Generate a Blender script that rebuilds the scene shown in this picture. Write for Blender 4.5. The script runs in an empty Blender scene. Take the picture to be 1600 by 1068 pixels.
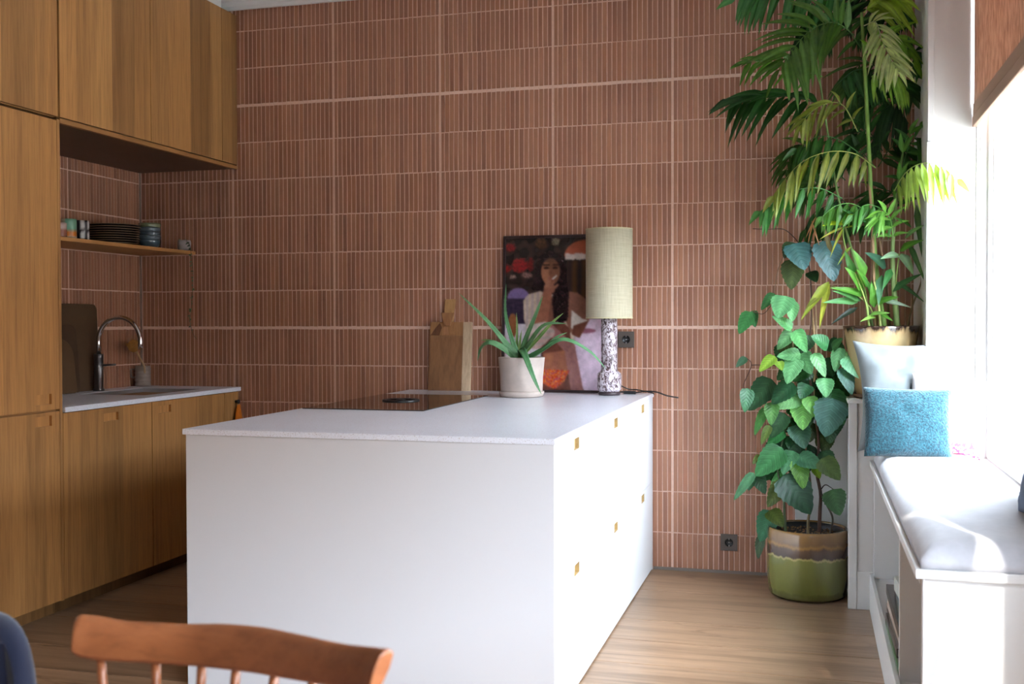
import bpy, math, random
from math import sin, cos, pi, radians, sqrt
from mathutils import Vector, Matrix
random.seed(7)
S = bpy.context.scene
COL = S.collection

# ------------------------------------------------------------------ camera
F, YAW, PIT, ROLL, H = 1688.8, -0.2695, -0.0194, -0.0026, 1.2973
RT = Vector((cos(YAW), -sin(YAW), 0))
FW = Vector((sin(YAW)*cos(PIT), cos(YAW)*cos(PIT), sin(PIT)))
UP = RT.cross(FW)
R2 = RT*cos(ROLL) + UP*sin(ROLL)
U2 = -RT*sin(ROLL) + UP*cos(ROLL)
CAM = Vector((0, 0, H))
cd = bpy.data.cameras.new('camera'); cd.sensor_width = 36; cd.lens = F/1600*36
cd.clip_start = 0.05
cd.dof.use_dof = True; cd.dof.focus_distance = 5.0; cd.dof.aperture_fstop = 4.5
co = bpy.data.objects.new('camera', cd); COL.objects.link(co)
m = Matrix((R2, U2, -FW)).transposed().to_4x4(); m.translation = CAM
co.matrix_world = m; S.camera = co
def at(px, py, y):                      # point of the photograph at a given distance y along the room
    d = FW + R2*((px-800)/F) - U2*((py-534)/F)
    return CAM + d*(y/d.y)
def atx(px, py, x):
    d = FW + R2*((px-800)/F) - U2*((py-534)/F)
    return CAM + d*(x/d.x)

# ------------------------------------------------------------------ light
W = bpy.data.worlds.new('sky'); S.world = W; W.use_nodes = True
bg = W.node_tree.nodes['Background']
bg.inputs[0].default_value = (0.75, 0.87, 1.0, 1); bg.inputs[1].default_value = 42.0
sd = bpy.data.lights.new('sun', 'SUN'); sd.energy = 9; sd.angle = radians(.8); sd.color = (1, .95, .87)
so = bpy.data.objects.new('sun', sd); COL.objects.link(so)
so.rotation_euler = Vector((-1.0, 3.2, -3.6)).to_track_quat('-Z', 'Y').to_euler(); so.location = (4, -6, 8)
def portal(loc, rot, sx, sy):
    l = bpy.data.lights.new('window_portal', 'AREA'); l.shape = 'RECTANGLE'; l.size = sx; l.size_y = sy
    l.cycles.is_portal = True
    o = bpy.data.objects.new('window_portal', l); COL.objects.link(o); o.location = loc; o.rotation_euler = rot
portal((.83, 4.38, 1.85), (0, radians(90), 0), 2.4, 1.22)
portal((.83, .85, 1.85), (0, radians(90), 0), 2.4, 2.6)
S.view_settings.view_transform = 'Standard'; S.view_settings.look = 'None'
S.view_settings.exposure = 0.0; S.view_settings.gamma = 1; S.view_settings.use_curve_mapping = False
try:
    S.cycles.max_bounces = 10; S.cycles.diffuse_bounces = 3; S.cycles.sample_clamp_indirect = 8
    S.cycles.caustics_reflective = False; S.cycles.caustics_refractive = False
except Exception: pass

# ------------------------------------------------------------------ materials
def lin(c):
    return tuple((v/255/12.92 if v/255 <= .04045 else ((v/255+.055)/1.055)**2.4) for v in c)
def newmat(name):
    mt = bpy.data.materials.new(name); mt.use_nodes = True
    return mt, mt.node_tree.nodes, mt.node_tree.links, mt.node_tree.nodes['Principled BSDF']
def nd(N, t, **k):
    n = N.new(t)
    for a, v in k.items():
        if hasattr(n, a): setattr(n, a, v)
        else: n.inputs[a].default_value = v
    return n
def mixc(N, L, fac, a, b, mode='MIX'):
    n = N.new('ShaderNodeMix'); n.data_type = 'RGBA'; n.blend_type = mode
    for i, v in ((0, fac), (6, a), (7, b)):
        if hasattr(v, 'links'): L.new(v, n.inputs[i])
        elif i == 0: n.inputs[0].default_value = v
        else: n.inputs[i].default_value = (*v[:3], 1)
    return n.outputs[2]
def coords(N, L, scale=(1, 1, 1), rnd=False):
    tc = N.new('ShaderNodeTexCoord'); mp = N.new('ShaderNodeMapping')
    L.new(tc.outputs['Object'], mp.inputs[0]); mp.inputs['Scale'].default_value = scale
    if rnd:
        oi = N.new('ShaderNodeObjectInfo'); ml = N.new('ShaderNodeMath'); ml.operation = 'MULTIPLY'; ml.inputs[1].default_value = 37.0
        L.new(oi.outputs['Random'], ml.inputs[0]); L.new(ml.outputs[0], mp.inputs['Location'])
    return mp.outputs[0]
def noise(N, L, vec, scale=5, detail=4, rough=.5, dist=0):
    n = N.new('ShaderNodeTexNoise'); n.inputs['Scale'].default_value = scale; n.inputs['Detail'].default_value = detail
    n.inputs['Roughness'].default_value = rough; n.inputs['Distortion'].default_value = dist
    L.new(vec, n.inputs['Vector']); return n.outputs[0]
def ramp(N, L, fac, stops):
    r = N.new('ShaderNodeValToRGB'); e = r.color_ramp.elements
    while len(e) < len(stops): e.new(.5)
    for i, (p, c) in enumerate(stops): e[i].position = p; e[i].color = (*c, 1)
    L.new(fac, r.inputs[0]); return r.outputs[0]
def bump(N, L, B, h, st=.2, d=.002):
    b = N.new('ShaderNodeBump'); b.inputs['Strength'].default_value = st; b.inputs['Distance'].default_value = d
    L.new(h, b.inputs['Height']); L.new(b.outputs[0], B.inputs['Normal'])
def plain(name, c, rough=.5, metal=0, var=.0, vs=8, bmp=0, bs=200, sheen=0, coat=0, spec=.5):
    mt, N, L, B = newmat(name)
    c = lin(c)
    B.inputs['Base Color'].default_value = (*c, 1); B.inputs['Roughness'].default_value = rough
    B.inputs['Metallic'].default_value = metal; B.inputs['Sheen Weight'].default_value = sheen
    B.inputs['Coat Weight'].default_value = coat; B.inputs['Specular IOR Level'].default_value = spec
    if var or bmp:
        v = coords(N, L)
        if var:
            n = noise(N, L, v, vs, 5, .6)
            L.new(ramp(N, L, n, [(.3, tuple(x*(1-var) for x in c)), (.7, tuple(min(1, x*(1+var)) for x in c))]), B.inputs['Base Color'])
        if bmp: bump(N, L, B, noise(N, L, v, bs, 2), bmp, .001)
    return mt
def attr_mat(name, rough=.6, grain=None, amt=.25, bmp=.1, bs=60, rnd=False, spec=.5, coat=0):
    """colour from the mesh's own 'Col' attribute, broken up by grain"""
    mt, N, L, B = newmat(name)
    a = N.new('ShaderNodeAttribute'); a.attribute_name = 'Col'
    v = coords(N, L, grain or (20, 20, 20), rnd)
    n = noise(N, L, v, 1, 6, .62, .6)
    g = ramp(N, L, n, [(.25, (1-amt,)*3), (.75, (1+amt*.5,)*3)])
    L.new(mixc(N, L, 1.0, a.outputs['Color'], g, 'MULTIPLY'), B.inputs['Base Color'])
    B.inputs['Roughness'].default_value = rough; B.inputs['Specular IOR Level'].default_value = spec; B.inputs['Coat Weight'].default_value = coat
    if bmp: bump(N, L, B, n, bmp, .001)
    return mt
def wood(name, grain, rough=.45, dark=.55, rnd=False, fine=None, knots=False):
    mt, N, L, B = newmat(name)
    a = N.new('ShaderNodeAttribute'); a.attribute_name = 'Col'
    v = coords(N, L, grain, rnd)
    n1 = noise(N, L, v, 1, 3, .55, 1.2)
    v2 = coords(N, L, fine or tuple(g*6 for g in grain), rnd)
    n2 = noise(N, L, v2, 1, 5, .65)
    g1 = ramp(N, L, n1, [(.30, (dark, dark*.88, dark*.78)), (.5, (.92, .9, .87)), (.72, (1.10, 1.08, 1.05))])
    g2 = ramp(N, L, n2, [(.33, (.74, .70, .66)), (.56, (1.04, 1.04, 1.04))])
    c = mixc(N, L, .62, (1, 1, 1), g1); c = mixc(N, L, 1.0, a.outputs['Color'], c, 'MULTIPLY')
    c = mixc(N, L, .75, c, mixc(N, L, 1.0, c, g2, 'MULTIPLY'))
    if knots:
        v3 = coords(N, L, (1.6, 9, 9), rnd)
        k = noise(N, L, v3, 1, 4, .7, .8)
        c = mixc(N, L, 1.0, c, ramp(N, L, k, [(.0, (.30, .22, .16)), (.30, (.42, .34, .28)), (.38, (1, 1, 1))]), 'MULTIPLY')
    L.new(c, B.inputs['Base Color']); B.inputs['Roughness'].default_value = rough
    bump(N, L, B, n2, .12, .001)
    return mt
def leafmat(name, trans=.35, rough=.35, vein=0):
    mt, N, L, B = newmat(name)
    a = N.new('ShaderNodeAttribute'); a.attribute_name = 'Col'
    v = coords(N, L); n = noise(N, L, v, 25, 3)
    c = mixc(N, L, 1.0, a.outputs['Color'], ramp(N, L, n, [(.3, (.72, .78, .72)), (.7, (1.15, 1.12, 1.1))]), 'MULTIPLY')
    la = N.new('ShaderNodeAttribute'); la.attribute_name = 'Vein'; sx = N.new('ShaderNodeSeparateXYZ'); L.new(la.outputs['Vector'], sx.inputs[0])
    m1 = N.new('ShaderNodeMath'); m1.operation = 'MULTIPLY_ADD'; m1.inputs[1].default_value = vein; L.new(sx.outputs[0], m1.inputs[0])
    m2 = N.new('ShaderNodeMath'); m2.operation = 'MULTIPLY'; m2.inputs[1].default_value = -vein*.26; L.new(sx.outputs[1], m2.inputs[0]); L.new(m2.outputs[0], m1.inputs[2])
    pg = N.new('ShaderNodeMath'); pg.operation = 'PINGPONG'; pg.inputs[1].default_value = .5; L.new(m1.outputs[0], pg.inputs[0])
    c = mixc(N, L, .8, c, mixc(N, L, 1.0, c, ramp(N, L, pg.outputs[0], [(0, (1.7, 1.55, 1.6)), (.07, (1.1, 1.1, 1.1)), (.20, (.86, .88, .84)), (.5, (1.06, 1.04, 1.0))]), 'MULTIPLY')) if vein else c
    if vein: bump(N, L, B, pg.outputs[0], .5, .003)
    L.new(c, B.inputs['Base Color']); B.inputs['Roughness'].default_value = rough; B.inputs['Specular IOR Level'].default_value = .4
    t = N.new('ShaderNodeBsdfTranslucent'); L.new(mixc(N, L, 1.0, c, (1.5, 1.7, .55), 'MULTIPLY'), t.inputs[0])
    mx = N.new('ShaderNodeMixShader'); mx.inputs[0].default_value = trans
    L.new(B.outputs[0], mx.inputs[1]); L.new(t.outputs[0], mx.inputs[2])
    L.new(mx.outputs[0], N['Material Output'].inputs[0])
    return mt

M = {}
M['white'] = plain('white_paint', (236, 234, 232), .45)
M['wall'] = plain('wall_paint', (232, 230, 227), .7, var=.03, vs=3)
M['grout'] = plain('grout', (228, 192, 174), .9, var=.06, vs=60, bmp=.2, bs=300)
M['tile'] = attr_mat('terracotta_tile', .55, (30, 30, 8), .16, .15)
M['oak'] = wood('oak_veneer', (1.2, 16, .75), .5, .58)
M['oakv'] = wood('oak_side_veneer', (16, 16, .75), .5, .58)
M['oakx'] = wood('oak_edge', (10, .9, 10), .5, .7)
M['floor'] = wood('oak_floor', (.9, 13, 13), .33, .38, rnd=True, knots=True)
M['laminate'] = plain('island_laminate', (219, 217, 219), .42)
M['drawer'] = plain('drawer_laminate', (240, 242, 244), .38)
mt, N, L, B = newmat('speckled_stone'); M['stone'] = mt
v = coords(N, L); n = noise(N, L, v, 260, 2, .5); n0 = noise(N, L, v, 4, 3)
c = ramp(N, L, n, [(.30, lin((186, 170, 164))), (.42, lin((236, 237, 247))), (.7, lin((242, 243, 252)))])
L.new(mixc(N, L, .12, c, ramp(N, L, n0, [(.3, lin((205, 200, 205))), (.7, lin((240, 240, 245)))])), B.inputs['Base Color'])
B.inputs['Roughness'].default_value = .28
M['glass_black'] = plain('black_ceramic_glass', (8, 8, 9), .04, spec=.9)
M['black'] = plain('black_plastic', (18, 18, 20), .4)
M['steel'] = plain('brushed_steel', (178, 178, 182), .28, 1)
M['steel_dark'] = plain('dark_steel', (120, 118, 120), .35, 1)
M['chrome'] = plain('polished_steel', (225, 225, 228), .12, 1)
M['brass'] = plain('brass_pull', (196, 168, 118), .45, .35, var=.15, vs=60)
M['socket'] = plain('bronze_socket_plate', (92, 82, 76), .42, .25)
M['darkboard'] = plain('dark_tray', (88, 66, 46), .6, var=.12, vs=9)
M['clay'] = plain('pale_clay', (196, 180, 170), .8, var=.12, vs=14, bmp=.2, bs=120)
M['soil'] = plain('potting_soil', (40, 28, 22), .95, var=.5, vs=90, bmp=1, bs=90)
M['leaf'] = leafmat('ivy_leaf', .20, .40, 7.0); M['palm'] = leafmat('palm_leaf', .38, .4)
M['aloe'] = leafmat('aloe_leaf', .1, .42)
M['stem'] = attr_mat('plant_stem', .7, (30, 30, 10), .4, .3)
M['paint'] = attr_mat('glazed_colour', .25, (9, 9, 9), .15, 0)
M['chair'] = wood('teak_chair', (3, 14, 14), .35, .6)
M['linen'] = plain('bench_linen', (205, 204, 210), .95, var=.05, vs=40, bmp=.5, bs=500, sheen=.3)
M['velvet'] = plain('blue_velvet', (4, 13, 42), .9, sheen=.15, var=.15, vs=12)

# lamp shade
mt, N, L, B = newmat('raw_silk_shade'); M['shade'] = mt
v = coords(N, L, (160, 160, 12)); v2 = coords(N, L, (14, 14, 420))
n = noise(N, L, v, 1, 3); n2 = noise(N, L, v2, 1, 2)
c = ramp(N, L, n2, [(.3, lin((186, 176, 146))), (.7, lin((212, 203, 178)))])
L.new(mixc(N, L, .4, c, ramp(N, L, n, [(.3, lin((180, 170, 140))), (.7, lin((216, 208, 184)))])), B.inputs['Base Color'])
B.inputs['Roughness'].default_value = .9
bump(N, L, B, n2, .4, .001)
# speckled lamp base glaze
mt, N, L, B = newmat('lava_glaze'); M['lava'] = mt
v = coords(N, L, (1, 1, .7))
n = noise(N, L, v, 75, 3, .55, 1.0)
L.new(ramp(N, L, n, [(.37, lin((58, 40, 42))), (.45, lin((122, 98, 102))), (.53, lin((212, 200, 208))), (.8, lin((240, 234, 240)))]), B.inputs['Base Color'])
B.inputs['Roughness'].default_value = .3; bump(N, L, B, n, .6, .003)
# roller blind cloth
mt, N, L, B = newmat('woven_blind'); M['blind'] = mt
v = coords(N, L, (200, 90, 14)); v.node.inputs['Rotation'].default_value = (radians(32), 0, 0)
n = noise(N, L, v, 1, 4, .6)
c = ramp(N, L, n, [(.3, lin((146, 108, 88))), (.6, lin((214, 180, 156)))])
L.new(c, B.inputs['Base Color']); B.inputs['Roughness'].default_value = .95
t = N.new('ShaderNodeBsdfTranslucent'); L.new(ramp(N, L, n, [(.3, lin((120, 80, 62))), (.6, lin((176, 136, 108)))]), t.inputs[0])
mx = N.new('ShaderNodeMixShader'); mx.inputs[0].default_value = .30
L.new(B.outputs[0], mx.inputs[1]); L.new(t.outputs[0], mx.inputs[2]); L.new(mx.outputs[0], N['Material Output'].inputs[0])
# glass pane
mt, N, L, B = newmat('clear_glass'); M['pane'] = mt
tr = N.new('ShaderNodeBsdfTransparent'); gl = N.new('ShaderNodeBsdfGlossy'); gl.inputs['Roughness'].default_value = .02
lw = N.new('ShaderNodeLayerWeight'); pw = N.new('ShaderNodeMath'); pw.operation = 'POWER'; pw.inputs[1].default_value = 5; L.new(lw.outputs['Facing'], pw.inputs[0]); fr = N.new('ShaderNodeMath'); fr.operation = 'MULTIPLY_ADD'; fr.inputs[1].default_value = .5; fr.inputs[2].default_value = .03; L.new(pw.outputs[0], fr.inputs[0]); mx = N.new('ShaderNodeMixShader')
L.new(fr.outputs[0], mx.inputs[0]); L.new(tr.outputs[0], mx.inputs[1]); L.new(gl.outputs[0], mx.inputs[2]); L.new(mx.outputs[0], N['Material Output'].inputs[0])
# textiles
def boucle(name, c1, c2, s=130):
    mt, N, L, B = newmat(name)
    v = coords(N, L); n = noise(N, L, v, s, 3, .6)
    L.new(ramp(N, L, n, [(.35, lin(c1)), (.65, lin(c2))]), B.inputs['Base Color'])
    B.inputs['Roughness'].default_value = 1; B.inputs['Sheen Weight'].default_value = .3
    bump(N, L, B, n, 1.0, .006); return mt
M['teal'] = boucle('teal_boucle', (0, 38, 52), (26, 80, 90))
M['paleblue'] = plain('pale_blue_linen', (112, 118, 119), .95, var=.06, vs=12, bmp=.3, bs=400, sheen=.2)
M['greyblue'] = plain('grey_blue_linen', (120, 132, 152), .95, var=.06, vs=12, bmp=.3, bs=400)
mt, N, L, B = newmat('printed_cotton'); M['print'] = mt
tc = N.new('ShaderNodeTexCoord'); sp = N.new('ShaderNodeSeparateXYZ'); L.new(tc.outputs['Object'], sp.inputs[0])
v = coords(N, L); n = noise(N, L, v, 95, 2, .5)
spk = ramp(N, L, n, [(.46, (0, 0, 0)), (.5, (1, 1, 1))])
zz = ramp(N, L, sp.outputs[2], [(.79, (1, 1, 1)), (.86, (0, 0, 0))])
f = mixc(N, L, 1.0, spk, zz, 'MULTIPLY')
L.new(mixc(N, L, f, lin((232, 228, 228)), lin((214, 70, 110))), B.inputs['Base Color']); B.inputs['Roughness'].default_value = .95

# green glazed pot: brown upper band over green, running down
def glaze_pot(name, z0, z1, stops, wob=.02, extra=None, rough=.18):
    mt, N, L, B = newmat(name)
    tc = N.new('ShaderNodeTexCoord'); sp = N.new('ShaderNodeSeparateXYZ'); L.new(tc.outputs['Object'], sp.inputs[0])
    mr = N.new('ShaderNodeMapRange'); mr.inputs[1].default_value = z0; mr.inputs[2].default_value = z1
    v = coords(N, L, (28, 28, 6)); n = noise(N, L, v, 1, 3, .6)
    a1 = N.new('ShaderNodeMath'); a1.operation = 'MULTIPLY_ADD'; a1.inputs[1].default_value = wob*2; a1.inputs[2].default_value = -wob
    L.new(n, a1.inputs[0]); ad = N.new('ShaderNodeMath'); L.new(sp.outputs[2], ad.inputs[0]); L.new(a1.outputs[0], ad.inputs[1])
    L.new(ad.outputs[0], mr.inputs[0])
    c = ramp(N, L, mr.outputs[0], [(p, lin(cc)) for p, cc in stops])
    n2 = noise(N, L, coords(N, L, (9, 9, 3)), 1, 4)
    L.new(mixc(N, L, 1.0, c, ramp(N, L, n2, [(.3, (.78, .76, .72)), (.7, (1.12, 1.1, 1.08))]), 'MULTIPLY'), B.inputs['Base Color'])
    B.inputs['Roughness'].default_value = rough; B.inputs['Coat Weight'].default_value = .4
    return mt
M['greenpot'] = glaze_pot('green_glaze', 0, .32, [(0, (84, 78, 40)), (.10, (92, 94, 44)), (.14, (108, 112, 54)), (.60, (114, 116, 58)), (.625, (168, 158, 100)), (.65, (70, 52, 42)), (.76, (92, 70, 54)), (.80, (150, 112, 62)), (.84, (122, 92, 60)), (1, (140, 106, 62))], .022)
M['beigepot'] = glaze_pot('beige_glaze', .945, 1.275, [(0, (150, 122, 82)), (.3, (176, 148, 104)), (.82, (196, 172, 128)), (.90, (182, 154, 112)), (.955, (40, 26, 22)), (1, (60, 44, 36))], .045)

# ------------------------------------------------------------------ mesh helpers
class MB:
    def __init__(s): s.v = []; s.f = []; s.c = []; s.col = (1, 1, 1); s.smooth = []; s.luv = {}
    def vert(s, p): s.v.append(tuple(p)); s.c.append((*s.col[:3], 1)); return len(s.v)-1
    def face(s, ids, sm=False): s.f.append(tuple(ids)); s.smooth.append(sm)
    def quad(s, a, b, c, d, sm=False): s.face([s.vert(p) for p in (a, b, c, d)], sm)
    def box(s, x0, x1, y0, y1, z0, z1, mtx=None):
        P = [(x, y, z) for x in (x0, x1) for y in (y0, y1) for z in (z0, z1)]
        if mtx: P = [mtx @ Vector(p) for p in P]
        i = [s.vert(p) for p in P]
        for q in ((0, 1, 3, 2), (4, 6, 7, 5), (0, 4, 5, 1), (2, 3, 7, 6), (0, 2, 6, 4), (1, 5, 7, 3)): s.face([i[k] for k in q])
    def lathe(s, c, prof, n=32, sm=True, cap=True, mtx=None):
        rings = []
        for r, z in prof:
            ring = []
            for k in range(n):
                a = 2*pi*k/n; p = Vector((r*cos(a), r*sin(a), z))
                if mtx: p = mtx @ p
                ring.append(s.vert(p + Vector(c)))
            rings.append(ring)
        for a, b in zip(rings, rings[1:]):
            for k in range(n): s.face((a[k], a[(k+1) % n], b[(k+1) % n], b[k]), sm)
        if cap: s.face(rings[0][::-1]); s.face(rings[-1])
    def tube(s, pts, r, n=8, sm=True, taper=None, cap=True):
        pts = [Vector(p) for p in pts]; rings = []
        prev = None
        for i, p in enumerate(pts):
            t = (pts[min(i+1, len(pts)-1)] - pts[max(i-1, 0)]).normalized()
            if prev is None:
                a = Vector((0, 0, 1)) if abs(t.z) < .9 else Vector((1, 0, 0))
                u = t.cross(a).normalized()
            else: u = (prev - t*prev.dot(t)).normalized()
            prev = u; w = t.cross(u)
            rr = r if taper is None else r + (taper-r)*i/(len(pts)-1)
            rings.append([s.vert(p + u*rr*cos(2*pi*k/n) + w*rr*sin(2*pi*k/n)) for k in range(n)])
        for a, b in zip(rings, rings[1:]):
            for k in range(n): s.face((a[k], a[(k+1) % n], b[(k+1) % n], b[k]), sm)
        if cap: s.face(rings[0][::-1]); s.face(rings[-1])
    def mesh(s, name, mat):
        me = bpy.data.meshes.new(name); me.from_pydata(s.v, [], s.f)
        at_ = me.color_attributes.new('Col', 'FLOAT_COLOR', 'POINT')
        at_.data.foreach_set('color', [x for c in s.c for x in c])
        if s.luv:
            va = me.attributes.new('Vein', 'FLOAT_VECTOR', 'POINT')
            for k, q in s.luv.items(): va.data[k].vector = q
        me.polygons.foreach_set('use_smooth', s.smooth)
        if mat: me.materials.append(M[mat] if isinstance(mat, str) else mat)
        me.update(); return me
    def build(s, name, mat, parent=None, bev=0, seg=2, fix=True):
        me = s.mesh(name, mat)
        if fix:
            import bmesh
            bm = bmesh.new(); bm.from_mesh(me); bmesh.ops.recalc_face_normals(bm, faces=bm.faces); bm.to_mesh(me); bm.free()
        o = bpy.data.objects.new(name, me); COL.objects.link(o)
        if parent is not None: put(o, parent)
        if bev:
            b = o.modifiers.new('edge', 'BEVEL'); b.width = bev; b.segments = seg; b.limit_method = 'ANGLE'; b.angle_limit = radians(40)
        return o
def put(o, parent):
    o.parent = parent
    if parent.type == 'EMPTY': o.location = -parent.location
def thing(name, label, cat, loc, group=None):
    o = bpy.data.objects.new(name, None); COL.objects.link(o); o.location = loc; o.empty_display_size = .05
    o['label'] = label; o['category'] = cat
    if group: o['group'] = group
    return o
def tag(o, label, cat, group=None):
    o['label'] = label; o['category'] = cat
    if group: o['group'] = group
    return o
def struct(o): o['kind'] = 'structure'; return o
def stuff(o): o['kind'] = 'stuff'; return o
def box(name, x0, x1, y0, y1, z0, z1, mat, parent=None, bev=.002, col=None):
    b = MB()
    if col: b.col = col
    b.box(x0, x1, y0, y1, z0, z1); return b.build(name, mat, parent, bev)
def spline(pts, n):
    pts = [Vector(p) for p in pts]; out = []
    P = [pts[0]*2-pts[1]] + pts + [pts[-1]*2-pts[-2]]
    for i in range(n+1):
        t = i/n*(len(pts)-1); k = min(int(t), len(pts)-2); u = t-k
        a, b, c, d = P[k:k+4]
        out.append(.5*((2*b) + (c-a)*u + (2*a-5*b+4*c-d)*u*u + (3*b-a-3*c+d)*u**3))
    return out

# ------------------------------------------------------------------ room
D = 5.623; XL = -3.846; XC = -3.196; XR = .485
ZL = 1.262; RH = .2135; PW = .6348; PX0 = -3.2294; TP = PW/24
CEIL = 3.22
floor_o = struct(box('floor', XL-.1, .9, -3.2, D+.1, -.12, -.022, plain('subfloor', (60, 42, 28), .9), None, 0))
# planks: wide oak boards lying across the room, every board a piece
yseams = [D]; y = 5.62
seam_known = [5.18, 4.651, 4.346, 4.048, 3.68, 3.42, 3.12, 2.84, 2.52, 2.24, 1.96]
yseams = [5.62] + seam_known
while yseams[-1] > -3.0: yseams.append(yseams[-1]-.30)
def plank_mesh(k, L_, w_, c):
    b = MB(); b.col = c; b.box(0, L_, 0, w_, -.02, 0)
    return b.mesh('floor_plank', 'floor')
for i in range(len(yseams)-1):
    y1, y0 = yseams[i], yseams[i+1]
    x = XL - random.uniform(0, 1.6) if i > 6 else -3.95-.07*((i*3) % 6)
    while x < .75:
        L_ = random.choice([2.0, 2.35, 2.6]) if i > 6 else 2.6; x1 = min(x+L_, .75); x0 = max(x, XL)
        if x1 > x0+.05:
            s = random.uniform(.86, 1.12); c = lin((166*s, 134*s, 106*s))
            b = MB(); b.col = c; w_ = y1-y0-.003; b.box(0, x1-x0-.003, 0, w_, -.02, 0)
            o = b.build('floor_plank', 'floor', floor_o, .0012, 1, False); o.location = (x0, y0, 0)
        x += L_
struct(box('ceiling', XL-.1, .95, -3.2, D+.1, CEIL, CEIL+.1, 'wall', None, 0))
# tiled walls
tile_cols = [lin((c[0], c[1], c[2])) for c in
             [(158, 107, 81), (162, 112, 86), (154, 102, 78), (165, 114, 88), (150, 100, 77), (159, 109, 84), (167, 116, 88), (154, 105, 82), (161, 108, 80), (149, 100, 78)]]
bs = 1.10
tile_cols = [tuple(v*bs for v in c) for c in tile_cols]
wall_back = struct(box('wall_back', XL-.1, .95, D+.006, D+.16, -.1, CEIL+.1, 'grout', None, 0))
wall_left = struct(box('wall_left', XL-.16, XL-.006, -3.2, D+.16, -.1, CEIL+.1, 'grout', None, 0))
zb = []                                   # rows of tiles: (bottom, top)
k = -6
while True:
    z0 = ZL + k*RH; z1 = z0 + RH
    if z0 > 3.15: break
    thick0 = .0085 if (k % 6 == 0) else .0028; thick1 = .0085 if ((k+1) % 6 == 0) else .0028
    a, c = max(z0+thick0, .012), min(z1-thick1, 3.2)
    if c-a > .02: zb.append((a, c, k))
    k += 1
singles = []; rest = MB()
rw = random.Random(3)
for a, c, k in zb:
    off = rw.uniform(-.002, .002)
    for pi_ in range(-1, 7):
        xs = PX0 + PW*pi_
        sh = rw.uniform(-.0025, .0025)
        for j in range(24):
            x0 = xs + j*TP + .0026 + (sh if j else .0040); x1 = xs + (j+1)*TP - .0026 + (sh if j < 23 else -.0040)
            x0 += rw.uniform(-.0006, .0006)
            if x1 < XL+.008 or x0 > XR+.03: continue
            x0 = max(x0, XL+.004); x1 = min(x1, XR+.04)
            if x1-x0 < .006: continue
            ci = rw.randrange(10); dz = rw.uniform(-.0012, .0012)
            dep = rw.uniform(0, .0008)
            lum = rw.gauss(1, .045)
            singles.append((x0, x1, a+dz, c+dz, dep, ci, lum))
# the tiles that show largest: the nearest ones not behind island, lamp or plants
def vis(t):
    x = (t[0]+t[1])/2; z = (t[2]+t[3])/2
    return -1.0 < x < -.16 and not (x < -.79 and z < .9) and not (x < -.86 and z < 1.8 and z > .9) and not (x > -.5 and 0.0 < z < 1.27) and not (x > -.42 and z > 2.2)
cand = sorted([t for t in singles if vis(t)], key=lambda t: -t[0])[:300]
cs = set(id(t) for t in cand)
variants = {}
for t in singles:
    x0, x1, z0, z1, dep, ci, lum = t
    if id(t) in cs:
        key = (ci, round(x1-x0, 3), round(z1-z0, 3), round(lum*12))
        if key not in variants:
            b = MB(); b.col = tuple(v*lum for v in tile_cols[ci]); w_, h_ = (x1-x0)/2, (z1-z0)/2
            e = .0014
            o8 = [b.vert(p) for p in ((-w_, 0, -h_), (w_, 0, -h_), (w_, 0, h_), (-w_, 0, h_))]
            m8 = [b.vert(p) for p in ((-w_, -.0018, -h_), (w_, -.0018, -h_), (w_, -.0018, h_), (-w_, -.0018, h_))]
            i8 = [b.vert(p) for p in ((-w_+e, -.0026, -h_+e), (w_-e, -.0026, -h_+e), (w_-e, -.0026, h_-e), (-w_+e, -.0026, h_-e))]
            b.face(i8)
            for q in range(4):
                r = (q+1) % 4; b.face((o8[q], o8[r], m8[r], m8[q])); b.face((m8[q], m8[r], i8[r], i8[q]))
            b.face(o8[::-1])
            variants[key] = b.mesh('tile', 'tile')
        o = bpy.data.objects.new('tile', variants[key]); COL.objects.link(o); o.parent = wall_back
        o.location = ((x0+x1)/2, D+.0061-dep-.0006, (z0+z1)/2)
    else:
        rest.col = tuple(v*lum for v in tile_cols[ci]); y0 = D+.0028-dep; y1 = D+.0062; e = .0012
        i4 = [rest.vert(p) for p in ((x0+e, y0, z0+e), (x1-e, y0, z0+e), (x1-e, y0, z1-e), (x0+e, y0, z1-e))]
        o4 = [rest.vert(p) for p in ((x0, y1, z0), (x1, y1, z0), (x1, y1, z1), (x0, y1, z1))]
        rest.face(i4)
        for q in range(4): rest.face((o4[q], o4[(q+1) % 4], i4[(q+1) % 4], i4[q]))
stuff(rest.build('tile_field', 'tile', wall_back, 0, fix=False))
rest = MB()
for a, c, k in zb:
    if c < .85 or a > 2.25: continue
    yy = D - .008; j = 0
    sh = rw.uniform(0, .004)
    while yy > 3.9:
        w_ = TP - .0052; lum = rw.gauss(1, .07); rest.col = tuple(v*lum for v in tile_cols[rw.randrange(10)])
        x = XL-.003 + rw.uniform(0, .0008); y1 = yy; y0 = yy-w_; e = .0012; dz = rw.uniform(-.001, .001)
        i4 = [rest.vert(p) for p in ((x, y1-e, a+e+dz), (x, y0+e, a+e+dz), (x, y0+e, c-e+dz), (x, y1-e, c-e+dz))]
        o4 = [rest.vert(p) for p in ((XL-.0065, y1, a+dz), (XL-.0065, y0, a+dz), (XL-.0065, y0, c+dz), (XL-.0065, y1, c+dz))]
        rest.face(i4)
        for q in range(4): rest.face((o4[q], o4[(q+1) % 4], i4[(q+1) % 4], i4[q]))
        j += 1; yy -= TP + (.006 if j % 24 == 0 else 0)
stuff(rest.build('tile_field', 'tile', wall_left, 0, fix=False))
# pale corner bead in the niche
struct(box('trim_1', XL-.002, XL+.006, D-.006, D+.002, .9, 2.2, plain('corner_bead', (150, 124, 112), .6), None, 0))
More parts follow.
